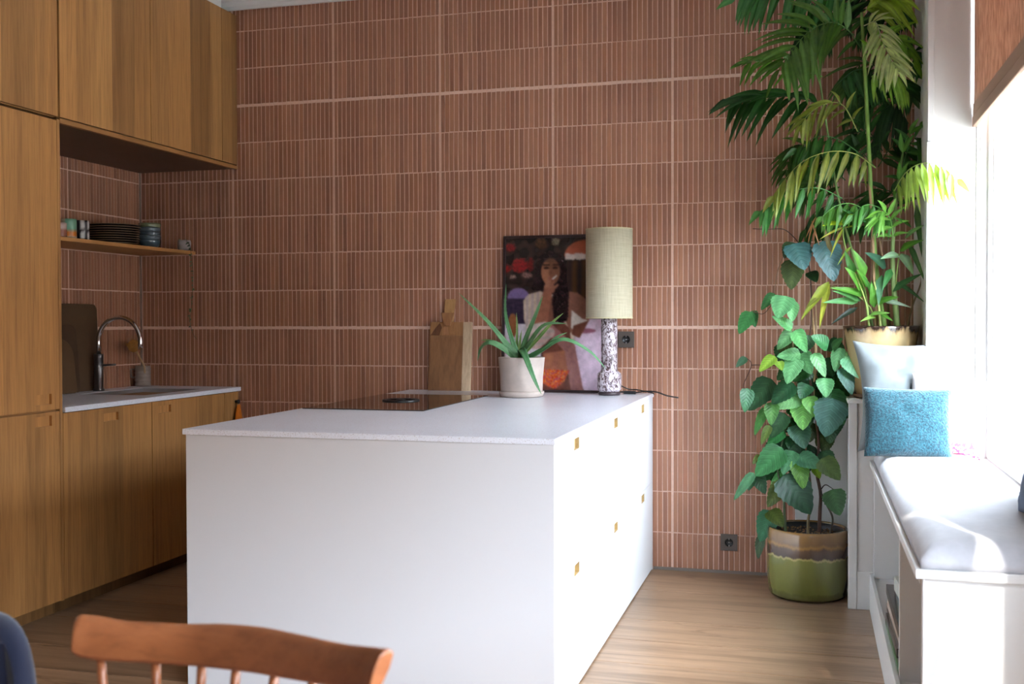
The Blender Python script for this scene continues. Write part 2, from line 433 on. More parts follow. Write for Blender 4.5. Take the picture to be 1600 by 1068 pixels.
# crown moulding along the tiled wall
b = MB(); prof = [(0, 3.09), (.02, 3.09), (.03, 3.105), (.03, 3.13), (.055, 3.15), (.075, 3.185), (.08, 3.2), (.11, 3.205), (.11, CEIL), (0, CEIL)]
for (u0, z0), (u1, z1) in zip(prof, prof[1:]): b.quad((XL, D-u0, z0), (XR, D-u0, z0), (XR, D-u1, z1), (XL, D-u1, z1))
for X in (XL, XR): b.face([b.vert((X, D-u, z)) for u, z in prof])
struct(b.build('trim_2', 'white', None, 0))
# slim floor strip under the tiles
struct(box('baseboard_back', -.787, .17, D-.008, D+.004, 0, .014, plain('floor_strip', (120, 108, 100), .6), None, .001))

# right hand wall, pier and windows
WX = .69
wr = MB()
wr.box(WX, WX+.11, 4.98, D+.1, 0, CEIL)               # behind the pier
wr.box(WX, WX+.11, 2.18, 3.78, 0, CEIL)
wr.box(WX, WX+.11, -3.2, -.45, 0, CEIL)
wr.box(WX+.01, WX+.11, -.45, 4.98, 0, .62)
wr.box(WX, WX+.11, -.45, 4.98, 3.05, CEIL)
struct(wr.build('wall_right', 'wall', None, 0))
pier = MB(); pier.box(XR, WX+.01, 4.972, D, .0, CEIL); struct(pier.build('wall_pier', 'wall', None, .004))
# narrow architrave on the pier's edge, in two lengths
struct(box('trim_3', XR-.003, XR+.022, 4.958, 4.975, 1.925+.14, CEIL, 'white', None, .002))
struct(box('trim_4', XR-.006, XR+.020, 4.955, 4.975, .93, 1.92+.14, 'white', None, .002))
def window(n, y0, y1, z0, z1, mull):
    r = bpy.data.objects.new('window_%d' % n, None); COL.objects.link(r); r.location = (WX, (y0+y1)/2, z0); struct(r)
    X0, X1 = WX+.0, WX+.07
    b = MB()
    b.box(X0, X1, y0, y0+.035, z0, z1); b.box(X0, X1, y1-.035, y1, z0, z1); b.box(X0, X1, y0, y1, z1-.05, z1); b.box(X0, X1, y0, y1, z0, z0+.05)
    b.build('window_frame', 'white', r, .004)
    ys = [y0+.035] + mull + [y1-.035]
    for a, c in zip(ys, ys[1:]):
        b = MB(); A0, A1 = WX+.03, WX+.085
        b.box(A0, A1, a, a+.045, z0+.05, z1-.05); b.box(A0, A1, c-.045, c, z0+.05, z1-.05)
        b.box(A0, A1, a+.045, c-.045, z0+.05, z0+.11); b.box(A0, A1, a+.045, c-.045, z1-.11, z1-.05)
        b.box(A0+.015, A1-.01, a+.045, a+.058, z0+.11, z1-.11); b.box(A0+.015, A1-.01, c-.058, c-.045, z0+.11, z1-.11)
        sash = b.build('sash', 'white', r, .004)
        g = box('pane', WX+.058, WX+.062, a+.04, c-.04, z0+.105, z1-.105, 'pane', sash, 0)
    b = MB(); b.box(WX-.02, WX+.14, y0, y1, z0-.04, z0); b.build('window_sill', 'white', r, .004)
window(1, 3.78, 4.98, .66, 3.05, [])
window(2, -.45, 2.18, .66, 3.05, [.85])
struct(box('trim_5', WX-.012, WX+.006, 4.955, 4.985, .7, 3.1, 'white', None, .003))
# roller blinds
def blind(y0, y1, zb_, label):
    r = thing('roller_blind', label, 'blind', (WX-.03, (y0+y1)/2, zb_))
    b = MB(); n = 14
    for i in range(n+1):
        y = y0+(y1-y0)*i/n
        for z in (zb_+.095, 3.06): b.vert((WX-.022+.0015*sin(i*1.7), y, z))
    for i in range(n): b.face((2*i, 2*i+2, 2*i+3, 2*i+1))
    o = b.build('blind_cloth', 'blind', r, 0); sm = o.modifiers.new('t', 'SOLIDIFY'); sm.thickness = .001
    b = MB(); b.box(WX-.032, WX-.014, y0, y1, zb_, zb_+.045); b.box(WX-.029, WX-.017, y0, y1, zb_+.045, zb_+.10)
    b.build('hem_bar', plain('blind_hem', (168, 136, 114), .9, bmp=.3, bs=300), r, .004)
    b = MB(); b.lathe((WX-.035, y0, 3.08), [(.028, 0), (.028, y1-y0)], 20, mtx=Matrix.Rotation(radians(-90), 4, 'X')); b.build('roller_tube', 'white', r)
blind(3.80, 4.955, 2.113, 'woven rose-brown roller blind half drawn over the bright window beside the palm')
blind(-.44, 2.16, 1.70, 'added unseen woven roller blind on the second window, drawn lower to cut light')  # added out of view, lowered to keep sun off the floor
# closed rear wall, out of view, coloured dark to cut bounced light
wr = MB()
wr.box(XL-.1, -.3, -3.2, -3.05, 0, CEIL); wr.box(-.3, WX+.3, -3.2, -3.05, 0, CEIL)

struct(wr.build('wall_rear', plain('rear_wall_paint', (112, 100, 90), .8), None, 0))

# street outside the windows
gm = plain('street_paving', (150, 146, 140), .9)
struct(box('ground_outside', .84, 40, -40, 60, -.5, -.3, gm, None, 0))
b = MB(); b.box(24, 30, -40, 60, -.3, 7.0); struct(b.build('facade_outside', plain('street_facade', (150, 138, 126), .9), None, 0))

# low boxing and gable of the radiator cover, with the beige pot on top
r = thing('radiator_cover', 'white low cabinet end between the green pot and the window seat', 'cabinet', (.3, 5.07, 0))
box('side_panel', -.072, .175, 5.50, D-.002, 0, .93, 'white', r, .003)
box('end_post', .166, .203, 5.062, 5.112, 0, .925, 'white', r, .003)
box('end_panel', .203, .686, 5.072, 5.10, 0, .925, 'white', r, .002)
box('skirting_line', .203, .272, 5.066, 5.074, 0, .17, 'white', r, .002)
box('body', .175, XR-.002, 5.10, D-.002, 0, .925, 'white', r, .002)
box('top', .160, XR-.004, 5.055, D-.002, .925, .94, 'white', r, .003)
box('top', XR+.0, .686, 5.03, 5.10, .925, .94, 'white', r, .003) if False else None

# ------------------------------------------------------------------ kitchen: slab with strips and a milled pull
def slab(name, parent, axis_x, side, y0, y1, z0, z1, th, mat, cols=None, seams=None, notch=None, pull=None, bev=0):
    """front board in the plane x=axis_x; body behind it (side=-1: body towards -x). notch=(ya,yb,za,zb,depth)"""
    seams = sorted([s for s in (seams or []) if y0+.004 < s < y1-.004]); us = [y0]+seams+[y1]
    b = MB(); xf = axis_x; xb = axis_x + side*th
    cuts = set(us)
    if notch: cuts |= {notch[0], notch[1]}
    cuts = sorted(cuts); zs = sorted({z0, z1} | ({notch[2], notch[3]} if notch else set()))
    for a, c in zip(cuts, cuts[1:]):
        mid = (a+c)/2; idx = sum(1 for s in seams if s < mid)
        b.col = cols[idx % len(cols)] if cols else (1, 1, 1)
        for p, q in zip(zs, zs[1:]):
            if notch and notch[0]-1e-6 <= a and c <= notch[1]+1e-6 and notch[2]-1e-6 <= p and q <= notch[3]+1e-6: continue
            b.quad((xf, a, p), (xf, c, p), (xf, c, q), (xf, a, q))
        b.quad((xb, a, z0), (xb, a, z1), (xb, c, z1), (xb, c, z0))
        b.quad((xf, a, z1), (xf, c, z1), (xb, c, z1), (xb, a, z1)); b.quad((xf, a, z0), (xb, a, z0), (xb, c, z0), (xf, c, z0))
    b.quad((xf, y0, z0), (xf, y0, z1), (xb, y0, z1), (xb, y0, z0)); b.quad((xf, y1, z0), (xb, y1, z0), (xb, y1, z1), (xf, y1, z1))
    o = b.build(name, mat, parent, 0, fix=False)
    if notch:
        ya, yb, za, zb_, dp = notch; h = MB(); xd = xf + side*dp
        h.col = pull[1] if pull and pull[1] else (cols[0] if cols else (1, 1, 1))
        h.quad((xd, ya, za), (xd, yb, za), (xd, yb, zb_), (xd, ya, zb_))
        h.quad((xf, ya, za), (xf, yb, za), (xd, yb, za), (xd, ya, za)); h.quad((xf, ya, zb_), (xd, ya, zb_), (xd, yb, zb_), (xf, yb, zb_))
        h.quad((xf, ya, za), (xd, ya, za), (xd, ya, zb_), (xf, ya, zb_)); h.quad((xf, yb, za), (xf, yb, zb_), (xd, yb, zb_), (xd, yb, za))
        h.build('handle', pull[0] if pull else mat, o, 0, fix=False)
    return o
OAK = lambda s, w=0: lin((min(255, 190*s), min(255, (137+w)*s), min(255, (82+w)*s)))
oc = [OAK(1.04), OAK(.90), OAK(1.0, 4), OAK(.94), OAK(1.07), OAK(.97, -3), OAK(.86)]
G = .0025
def cab(label, x0, y0, y1, z0, z1, name='kitchen_cabinet', cat='cabinet', group=None):
    r = thing(name, label, cat, ((XL+XC)/2, (y0+y1)/2, z0), group)
    box('carcass', XL+.002, XC-.022, y0+.001, y1-.001, z0, z1, 'oakx', r, 0, OAK(.9)); return r
# tall cabinet
r = cab('tall oak cabinet left of the sink, one door above another', 0, 3.385, 4.072, .062, 2.19, 'tall_cabinet')
slab('door', r, XC, -1, 3.385+G, 4.062, .066, .905, .02, 'oak', [OAK(1.05), OAK(.97), OAK(.93), OAK(1.02)], [3.60, 3.86, 3.97], (3.905, 4.012, .845, .890, .013), ('oak', OAK(1.05)))
slab('door', r, XC, -1, 3.385+G, 4.062, .915, 2.183, .02, 'oak', [OAK(1.07), OAK(1.0), OAK(1.04)], [3.72, 3.94], (3.905, 4.012, .940, .985, .013), ('oak', OAK(1.05)))
box('side_panel', XL+.002, XC, 4.065, 4.083, .062, 2.19, 'oak', r, .001, OAK(.95)); box('side_panel', XL+.002, XC-.001, 3.366, 3.384, 0, 2.19, 'oakv', r, .001, OAK(.95))
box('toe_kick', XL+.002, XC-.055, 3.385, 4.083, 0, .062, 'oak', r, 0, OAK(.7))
# wall cabinets
r = cab('oak wall cabinet above the tall cabinet at the left edge', 0, 3.385, 4.072, 2.20, 3.06, 'wall_cabinet')
slab('door', r, XC, -1, 3.385+G, 4.072, 2.203, 3.06, .02, 'oak', [OAK(1.12, 6), OAK(.9), OAK(.97), OAK(1.03)], [3.728, 3.93, 4.0])
r = cab('oak wall cabinet over the niche, nearer the tall cabinet', 0, 4.090, 4.771, 2.20, 3.06, 'wall_cabinet')
slab('door', r, XC, -1, 4.086, 4.771-G, 2.203, 3.06, .02, 'oak', [OAK(1.04), OAK(.97), OAK(1.05, 3), OAK(.86), OAK(.95)], [4.20, 4.30, 4.46, 4.64])
r = cab('oak wall cabinet over the niche, next to the tiled wall', 0, 4.772, D-.003, 2.20, 3.06, 'wall_cabinet')
slab('door', r, XC, -1, 4.771+G, 5.452, 2.203, 3.06, .02, 'oak', [OAK(.93), OAK(.99), OAK(.82), OAK(.95, 4)], [4.93, 5.135, 5.334])
slab('filler', r, XC, -1, 5.456, D-.004, 2.203, 3.06, .02, 'oak', [OAK(.88, 2), OAK(.78)], [5.56])
r = thing('niche_lining', 'oak board lining the underside of the wall cabinets over the niche', 'panel', (-3.5, 4.8, 2.16))
box('front_edge', XC-.02, XC+.001, 4.084, D-.004, 2.176, 2.196, 'oakx', r, .001, OAK(.92))
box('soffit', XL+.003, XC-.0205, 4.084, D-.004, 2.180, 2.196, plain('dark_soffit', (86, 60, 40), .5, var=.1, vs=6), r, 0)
# bulkhead above cabinets
struct(box('wall_bulkhead', XL, XC-.03, -3.0, D-.12, 3.062, CEIL, 'wall', None, 0))
# base cabinets
r = cab('oak base cabinet under the sink, beside the tall cabinet', 0, 4.086, 4.757, .062, .895, 'base_cabinet')
slab('door', r, XC, -1, 4.086, 4.757-G, .066, .893, .02, 'oak', [OAK(1.0), OAK(.93), OAK(.88), OAK(.96), OAK(1.02)], [4.20, 4.366, 4.518, 4.63], (4.372, 4.483, .830, .868, .013), ('oak', OAK(1.05)))
r = cab('oak base cabinet with a notch pull, second from the tall cabinet', 0, 4.758, 5.456, .062, .895, 'base_cabinet')
slab('door', r, XC, -1, 4.757+G, 5.456-G, .066, .893, .02, 'oak', [OAK(1.02), OAK(.98), OAK(.88), OAK(.98)], [5.012, 5.191, 5.301], (4.812, 4.925, .832, .870, .013), ('oak', OAK(1.05)))
r = cab('narrow oak filler cabinet against the tiled wall with a black hook', 0, 5.457, D-.003, .062, .895, 'base_cabinet')
slab('panel', r, XC, -1, 5.456+G, D-.012, .066, .893, .02, 'oak', [OAK(1.0, 3)])
r = thing('toe_kick_board', 'dark recessed plinth board under the oak base cabinets', 'plinth', (XC-.06, 4.8, 0))
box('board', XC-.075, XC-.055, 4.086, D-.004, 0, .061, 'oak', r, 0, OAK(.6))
# worktop with sink cut-out
wt = MB(); sx0, sx1, sy0, sy1 = -3.70, -3.305, 4.86, 5.42; X0, X1, Y0, Y1, Z0, Z1 = XL+.002, XC+.012, 4.086, D-.002, .897, .920
xs = [X0, sx0, sx1, X1]; ys = [Y0, sy0, sy1, Y1]
g = [[[wt.vert((x, y, z)) for z in (Z0, Z1)] for y in ys] for x in xs]
for i in range(3):
    for j in range(3):
        if i == j == 1: continue
        wt.face((g[i][j][1], g[i+1][j][1], g[i+1][j+1][1], g[i][j+1][1])); wt.face((g[i][j][0], g[i][j+1][0], g[i+1][j+1][0], g[i+1][j][0]))
for j in range(3):
    wt.face((g[0][j][0], g[0][j][1], g[0][j+1][1], g[0][j+1][0])); wt.face((g[3][j][0], g[3][j+1][0], g[3][j+1][1], g[3][j][1]))
for i in range(3):
    wt.face((g[i][0][0], g[i+1][0][0], g[i+1][0][1], g[i][0][1])); wt.face((g[i][3][0], g[i][3][1], g[i+1][3][1], g[i+1][3][0]))
wt.face((g[1][1][0], g[2][1][0], g[2][1][1], g[1][1][1])); wt.face((g[1][2][0], g[1][2][1], g[2][2][1], g[2][2][0]))
wt.face((g[1][1][0], g[1][1][1], g[1][2][1], g[1][2][0])); wt.face((g[2][1][0], g[2][2][0], g[2][2][1], g[2][1][1]))
wo = wt.build('worktop', 'stone', None, .0015); tag(wo, 'thin pale stone worktop over the oak base cabinets, around the sink', 'worktop')
b = MB(); zb0 = .72; e = .004
for (a1, a2, b1, b2) in ((sx0, sx0+.003, sy0, sy1), (sx1-.003, sx1, sy0, sy1)): b.box(a1, a2, b1, b2, zb0, .917)
for (a1, a2, b1, b2) in ((sx0, sx1, sy0, sy0+.003), (sx0, sx1, sy1-.003, sy1)): b.box(a1, a2, b1, b2, zb0, .917)
b.box(sx0, sx1, sy0, sy1, zb0-.003, zb0)
r = thing('sink', 'stainless steel sink basin sunk in the pale worktop', 'sink', (-3.5, 5.14, .72))
b.build('basin', 'steel', r, .002)
b = MB(); b.lathe((-3.5, 5.14, zb0), [(.045, 0), (.045, .003), (.03, .002)], 24); b.build('drain', 'chrome', r)

# tap
tp = (-3.765, 5.11)
r = thing('kitchen_tap', 'tall arched stainless tap behind the sink', 'tap', (tp[0], tp[1], .92))
b = MB(); b.lathe((tp[0], tp[1], .92), [(.030, 0), (.030, .012), (.024, .014), (.024, .175), (.0255, .178), (.0255, .20), (.022, .203)], 28); b.build('body', 'steel_dark', r)
R_ = .132; pts = [(tp[0], tp[1], 1.12), (tp[0], tp[1], 1.18)]
for i in range(0, 19):
    a = pi - pi*i/18*1.02; pts.append((tp[0]+R_+R_*cos(a), tp[1], 1.19+R_*sin(a)))
pts.append((pts[-1][0], tp[1], 1.15))
b = MB(); b.tube(pts, .0125, 16); b.build('spout', 'chrome', r)
b = MB(); b.tube([(tp[0]+.02, tp[1], 1.06), (tp[0]+.10, tp[1]+.01, 1.065)], .006, 10); b.build('lever', 'steel_dark', r)

# trays leaning on the left wall
def leaning(label, y0, y1, h, xfoot, xtop, th, rad, mat='darkboard', cat='board'):
    b = MB(); prof = []
    for cx, cz, a0 in ((y1-rad, h-rad, 0), (y0+rad, h-rad, 90)):
        for k in range(7): a = radians(a0+15*k); prof.append((cx+rad*cos(a), cz+rad*sin(a)))
    rr = .02
    for cx, cz, a0 in ((y0+rr, rr, 180), (y1-rr, rr, 270)):
        for k in range(5): a = radians(a0+22.5*k); prof.append((cx+rr*cos(a), cz+rr*sin(a)))
    n = len(prof)
    for side in (0, th):
        for y, z in prof:
            t = z/h; b.vert((xfoot+(xtop-xfoot)*t+side, y, .921+z))
    b.face(range(n)); b.face(range(2*n-1, n-1, -1))
    for k in range(n): b.face((k, (k+1) % n, n+(k+1) % n, n+k))
    o = b.build('serving_board', mat, None, .002); tag(o, label, cat); return o
leaning('large dark brown board leaning behind the tap, the tallest of three', 4.60, 5.185, .475, -3.818, -3.840, .010, .035)
leaning('second dark brown board, lower, in front of the tallest one', 4.45, 4.985, .36, -3.795, -3.822, .010, .04, plain('dark_tray_b', (74, 54, 38), .55, var=.12, vs=9))
leaning('small dark board at the niche edge, front of the three', 4.30, 4.925, .29, -3.770, -3.800, .010, .10, plain('dark_tray_c', (96, 72, 50), .55, var=.12, vs=9))

# crock and brush
cx, cy = -3.785, 5.545
r = thing('ribbed_crock', 'small ribbed grey crock in the corner behind the sink', 'pot', (cx, cy, .92))
prof = [(.036, 0)]
for k in range(5): prof += [(.044, .008+.022*k), (.047, .014+.022*k), (.041, .021+.022*k)]
prof += [(.044, .118), (.040, .120), (.037, .10), (.036, .02)]
b = MB(); b.lathe((cx, cy, .92), prof, 32); b.build('body', plain('grey_clay', (150, 134, 124), .5, var=.25, vs=30), r)
b = MB(); b.tube([(cx-.038, cy-.02, 1.02), (cx-.060, cy-.03, 1.02), (cx-.058, cy-.03, .975), (cx-.04, cy-.02, .97)], .006, 8); b.build('handle', plain('grey_clay_b', (120, 104, 96), .5), r)
r = thing('dish_brush', 'round wooden dish brush standing in the ribbed crock', 'brush', (cx, cy, .95))
tip = Vector((-3.76, 5.50, 1.165)); ft = Vector((cx+.015, cy, .95))
hp = at(226, 573, 5.50); hd = at(209, 540, 5.44)
b = MB(); b.col = lin((196, 160, 120)); b.tube([ft, hp, hp.lerp(hd, .75)], .0055, 10); b.build('handle', 'paint', r)
b = MB(); b.col = lin((196, 136, 72)); q = (Vector((.35, -.9, .1))).to_track_quat('Z', 'Y').to_matrix().to_4x4()
b.lathe(hd, [(.012, -.012), (.031, -.01), (.036, 0), (.032, .012), (.012, .016)], 22, mtx=q); b.build('head', 'paint', r)
b = MB(); b.col = lin((206, 150, 84))
for k in range(90):
    a = random.uniform(0, 2*pi); rr = .034*sqrt(random.random()); d = q @ Vector((rr*cos(a), rr*sin(a), .012)); d2 = q @ Vector((rr*1.3*cos(a), rr*1.3*sin(a), .034))
    b.tube([hd+d, hd+d2], .0012, 3, cap=False)
stuff(b.build('bristles', 'paint', r))

# shelf in the niche
r = thing('niche_shelf', 'long thin oak shelf inside the tiled niche', 'shelf', (-3.66, 4.85, 1.69))
box('board', XL+.002, -3.474, 4.084, D-.004, 1.690, 1.709, 'oakx', r, .001, OAK(1.02))
SH = 1.7095
def cup(label, px, z, rad, h, bands, y=None, taper=1.0):
    c = atx(px, 360, -3.56)
    r = thing('cup', label, 'cup', (c.x, c.y, SH))
    b = MB(); n = 28; prof = [(rad*.8*taper, 0, 0), (rad*taper, .006, 0)]
    for k in range(1, 7): prof.append((rad*(taper+(1-taper)*k/6), h*k/6, k))
    rings = []
    for rr, zz, k in prof:
        ring = []
        for q in range(n):
            a = 2*pi*q/n; b.col = bands(zz/h, q/n); ring.append(b.vert((c.x+rr*cos(a), c.y+rr*sin(a), SH+zz)))
        rings.append(ring)
    for s_ in ((rad*.92, h), (rad*.88, h*.5), (rad*.8, .01)):
        ring = []
        for q in range(n):
            a = 2*pi*q/n; b.col = lin((190, 184, 172)); ring.append(b.vert((c.x+s_[0]*cos(a), c.y+s_[0]*sin(a), SH+s_[1])))
        rings.append(ring)
    for p, q in zip(rings, rings[1:]):
        for k in range(n): b.face((p[k], p[(k+1) % n], q[(k+1) % n], q[k]), True)
    b.face(rings[0][::-1]); b.face(rings[-1])
    b.build('body', 'paint', r, 0); return r
cup('pale pink cup at the left end of the niche shelf', 93, 0, .034, .075, lambda v, a: lin((200, 170, 160)) if v > .5 else lin((150, 90, 70)))
cup('mint and orange colour-block cup on the niche shelf', 108, 0, .036, .10, lambda v, a: (lin((120, 168, 140)) if v > .5 else (lin((196, 110, 36)) if v > .1 else lin((200, 190, 160)))) if (a > .76 or a < .2) else (lin((205, 200, 170)) if v > .5 else lin((214, 200, 150))))
cup('dark cup with white patterned stripes on the niche shelf', 127, 0, .040, .10, lambda v, a: lin((196, 190, 186)) if (int(a*14) % 3 == 0 and not .45 < v < .58) else lin((44, 38, 42)))
pc = atx(178, 360, -3.66)
pm = None
for k in range(9):
    z = SH + .0125*k
    b = MB(); b.col = lin((62, 46, 40))
    R0 = .138
    b.lathe((0, 0, 0), [(.07, 0), (.075, .002), (R0-.006, .0115), (R0-.002, .0125)], 48, cap=False); b.lathe((0, 0, 0), [(R0-.005, .0115), (.08, .006), (.02, .0055)], 48)
    b.col = lin((148, 122, 100)); b.lathe((0, 0, 0), [(R0-.002, .0122), (R0, .0130), (R0-.001, .0148), (R0-.005, .0130)], 48, cap=False)
    if pm is None:
        pm = b.mesh('dinner_plate', 'paint')
    o = bpy.data.objects.new('dinner_plate', pm); COL.objects.link(o)
    o.location = (pc.x+random.uniform(-.004, .004), pc.y+random.uniform(-.004, .004), z)
    w_ = ['at the very bottom', 'second from the bottom', 'third from the bottom', 'fourth from the bottom', 'in the middle', 'fourth from the top', 'third from the top', 'second from the top', 'on the very top'][k]
    tag(o, 'dark brown dinner plate on the niche shelf, %s of its stack' % w_, 'plate', 'stacked dinner plates in the niche')
bc = atx(234, 365, -3.60)
for k in range(5):
    b = MB(); b.col = lin((74, 88, 94)) if k < 4 else lin((112, 122, 92))
    R0 = .062
    b.lathe((0, 0, 0), [(.030, 0), (.034, .004), (.056, .018), (R0, .040), (R0, .052), (R0-.003, .053), (R0-.004, .040), (.05, .020), (.02, .008)], 40)
    o = b.build('bowl', plain('sea_glaze_%d' % k, [(70, 84, 92), (78, 92, 98), (66, 80, 88), (84, 98, 104), (112, 120, 88)][k], .12, coat=.6, var=.25, vs=22), None)
    o.location = (bc.x, bc.y, SH+.0225*k); o.rotation_euler.z = k
    w_ = ['bottom', 'second from the bottom', 'middle', 'second from the top', 'olive green topmost'][k]
    tag(o, 'glossy blue-grey bowl beside the plates, %s of the stack' % w_ if k < 4 else 'olive green glossy bowl topmost in the stack beside the plates', 'bowl', 'stacked glazed bowls in the niche')
# little trailing plant
pp = at(288, 388, 5.50); px_, py_ = pp.x, pp.y
r = thing('trailing_plant', 'tiny grey pot with a trailing green string plant at the shelf end', 'plant', (px_, py_, SH))
b = MB(); b.lathe((px_, py_, SH), [(.028, 0), (.036, .01), (.038, .04), (.035, .056), (.031, .056), (.030, .045)], 28); b.build('pot', plain('grey_cup', (168, 160, 158), .5, var=.2, vs=40), r)
vine = [at(291, 376, 5.47), at(297, 384, 5.42), at(299, 402, 5.42), at(302, 425, 5.45), at(301, 450, 5.46), at(299, 480, 5.47), at(297, 500, 5.48), at(301, 520, 5.49), at(308, 530, 5.50)]
vine = [Vector(v) for v in vine]
b = MB(); b.col = lin((78, 92, 66)); b.tube(spline(vine, 40), .0012, 5); b.build('vine', 'stem', r)
sp_ = spline(vine, 60)

# leaves ------------------------------------------------------------
def leaf(b, base, tip, w, nrm=(0, -.8, .45), fold=.25, droop=.12, tooth=0, col=(0.05, .2, .05), n=9, prof=None, vein=None, grav=0):
    base = Vector(base); tip = Vector(tip); ax = tip-base; Ln = ax.length; t = ax.normalized()
    nr = Vector(nrm); nr = (nr - t*nr.dot(t)).normalized(); sd_ = t.cross(nr)
    rows = []
    for i in range(n+1):
        s = i/n
        if prof == 'blade': hw = w/2*(min(1, s*4+.12))*(1-s**2.0)**.95
        elif prof == 'heart': hw = w/2*(sin(pi*s**.62)**.62)*(1-.25*s) if 0 < s < 1 else 0.0
        elif prof == 'aloe': hw = w/2*(1-s)**.62
        else: hw = w/2*(sin(pi*s**.72)**.72) if 0 < s < 1 else 0.0
        if tooth and 0 < i < n: hw *= 1 + (tooth if i % 2 else -tooth)
        c = base + t*Ln*s + nr*(-droop*Ln*(s**2)*1.0 + droop*Ln*s*.6) + Vector((0, 0, -grav*Ln*s*s))
        up = nr*hw*fold
        cc = vein or tuple(x*1.35+.01 for x in col)
        row = []
        for k, off in enumerate((-1, -.5, 0, .5, 1)):
            b.col = cc if k == 2 else (tuple(x*1.18 for x in col) if abs(off) == 1 and tooth else col)
            lift = abs(off)*fold*hw*(1.0 if abs(off) < .6 else .8)
            row.append(b.vert(c + sd_*hw*off + nr*lift)); b.luv[row[-1]] = (s, abs(off), 0)
        rows.append(row)
    for a, c in zip(rows, rows[1:]):
        for k in range(4): b.face((a[k], a[k+1], c[k+1], c[k]), True)
for k in range(46):
    p = sp_[min(60, int(k*1.32))] if k < 40 else Vector((px_, py_, SH+.055))
    if k < 3 or k >= 40: p = Vector((px_+random.uniform(-.03, .03), py_+random.uniform(-.03, .02), SH+.055))
    d = Vector((random.uniform(-1, 1), random.uniform(-1, .1), random.uniform(-.8, .6))).normalized()*random.uniform(.012, .02)
    s = random.uniform(.8, 1.3); b = MB(); leaf(b, p, p+d, .011, col=lin((70*s, 92*s, 74*s)), n=4)
    b.build('leaf', 'leaf', r, fix=False)

# hook + orange pot holder
hk = at(368.5, 622, D-.03); hk.x = XC
r = thing('wall_hook', 'small black knob hook on the oak filler by the tiled wall', 'hook', (XC, hk.y, .84))
hy = 5.575
b = MB(); b.lathe((XC, hy, .838), [(.008, 0), (.007, .012), (.012, .016), (.013, .022), (.009, .026)], 18, mtx=Matrix.Rotation(radians(90), 4, 'Y')); b.build('knob', 'black', r)
b = MB(); n = 9
rows = []
for i in range(11):
    s = i/10; hw = .022 + .052*s**.8; row = []
    for k in range(n):
        u = -1+2*k/(n-1); row.append(b.vert((XC+.022+.012*cos(u*1.3)+.01*s*sin(u*7), hy-.006+u*hw*.62, .822-.145*s)))
    rows.append(row)
for a, c in zip(rows, rows[1:]):
    for k in range(n-1): b.face((a[k], a[k+1], c[k+1], c[k]), True)
o = b.build('pot_holder', plain('orange_quilt', (206, 110, 18), .9, var=.2, vs=30, bmp=.5, bs=120), None)
sm = o.modifiers.new('t', 'SOLIDIFY'); sm.thickness = .012; sm.offset = 1
tag(o, 'orange quilted pot holder hanging from the black hook', 'pot holder')

# ------------------------------------------------------------------ island
IX0, IX1, IY0, IY1 = -2.130, -.792, 3.372, D-.004
r = thing('kitchen_island', 'large white kitchen island with pale front panel and drawers', 'island', ((IX0+IX1)/2, 4.4, 0))
box('carcass', IX0+.02, IX1-.022, IY0+.02, IY1, .06, .896, 'laminate', r, 0)
box('front_panel', IX0, IX1+.0, IY0, IY0+.019, .0, .899, 'laminate', r, .0015)
box('back_panel', IX0, IX0+.019, IY0+.0195, IY1, .0, .899, 'laminate', r, .001)
box('end_strip', IX1-.02, IX1, 5.600, IY1, .0, .899, 'drawer', r, .001)
box('plinth', IX1-.06, IX1-.045, IY0+.02, 5.60, 0, .06, 'laminate', r, 0)
cols3 = [(3.3925, 4.108), (4.110, 4.888), (4.890, 5.598)]; hcs = [3.718, 4.515, 5.276]
for (a, c), hc in zip(cols3, hcs):
    slab('drawer', r, IX1, 1*-1, a+.0012, c-.0012, .459, .897, .02, 'drawer', None, None, (hc-.044, hc+.044, .845, .886, .014), ('brass', None))
    slab('drawer', r, IX1, 1*-1, a+.0012, c-.0012, .008, .455, .02, 'drawer', None, None, (hc-.044, hc+.044, .404, .443, .014), ('brass', None))
o = box('island_worktop', IX0-.008, IX1+.006, 3.362, IY1, .900, .920, 'stone', None, .0015)
tag(o, 'thin speckled white stone worktop lying over the island', 'worktop')
IT = .9202
# hob
r = thing('induction_hob', 'flush black glass induction hob set in the island worktop', 'hob', (-1.86, 4.73, IT))
box('glass', -2.150+.03, -1.562, 4.262, 5.20, IT, IT+.004, 'glass_black', r, .001)
b = MB(); fc = (-1.86, 4.765, IT+.0042)
b.lathe(fc, [(.088, 0), (.088, .004), (.083, .006), (.070, .006), (.066, .002)], 40, cap=False); b.build('vent_ring', 'black', r)
b = MB(); b.lathe(fc, [(.001, .0005), (.066, .0005), (.067, .002)], 40, cap=False); b.build('vent_cover', plain('vent_blue_reflection', (70, 84, 104), .2, 1), r)  # disc colour carries a painted bluish reflection
b = MB(); b.lathe(fc, [(.02, .001), (.022, .006), (.018, .007), (.001, .007)], 24, cap=False); b.build('vent_knob', 'black', r)

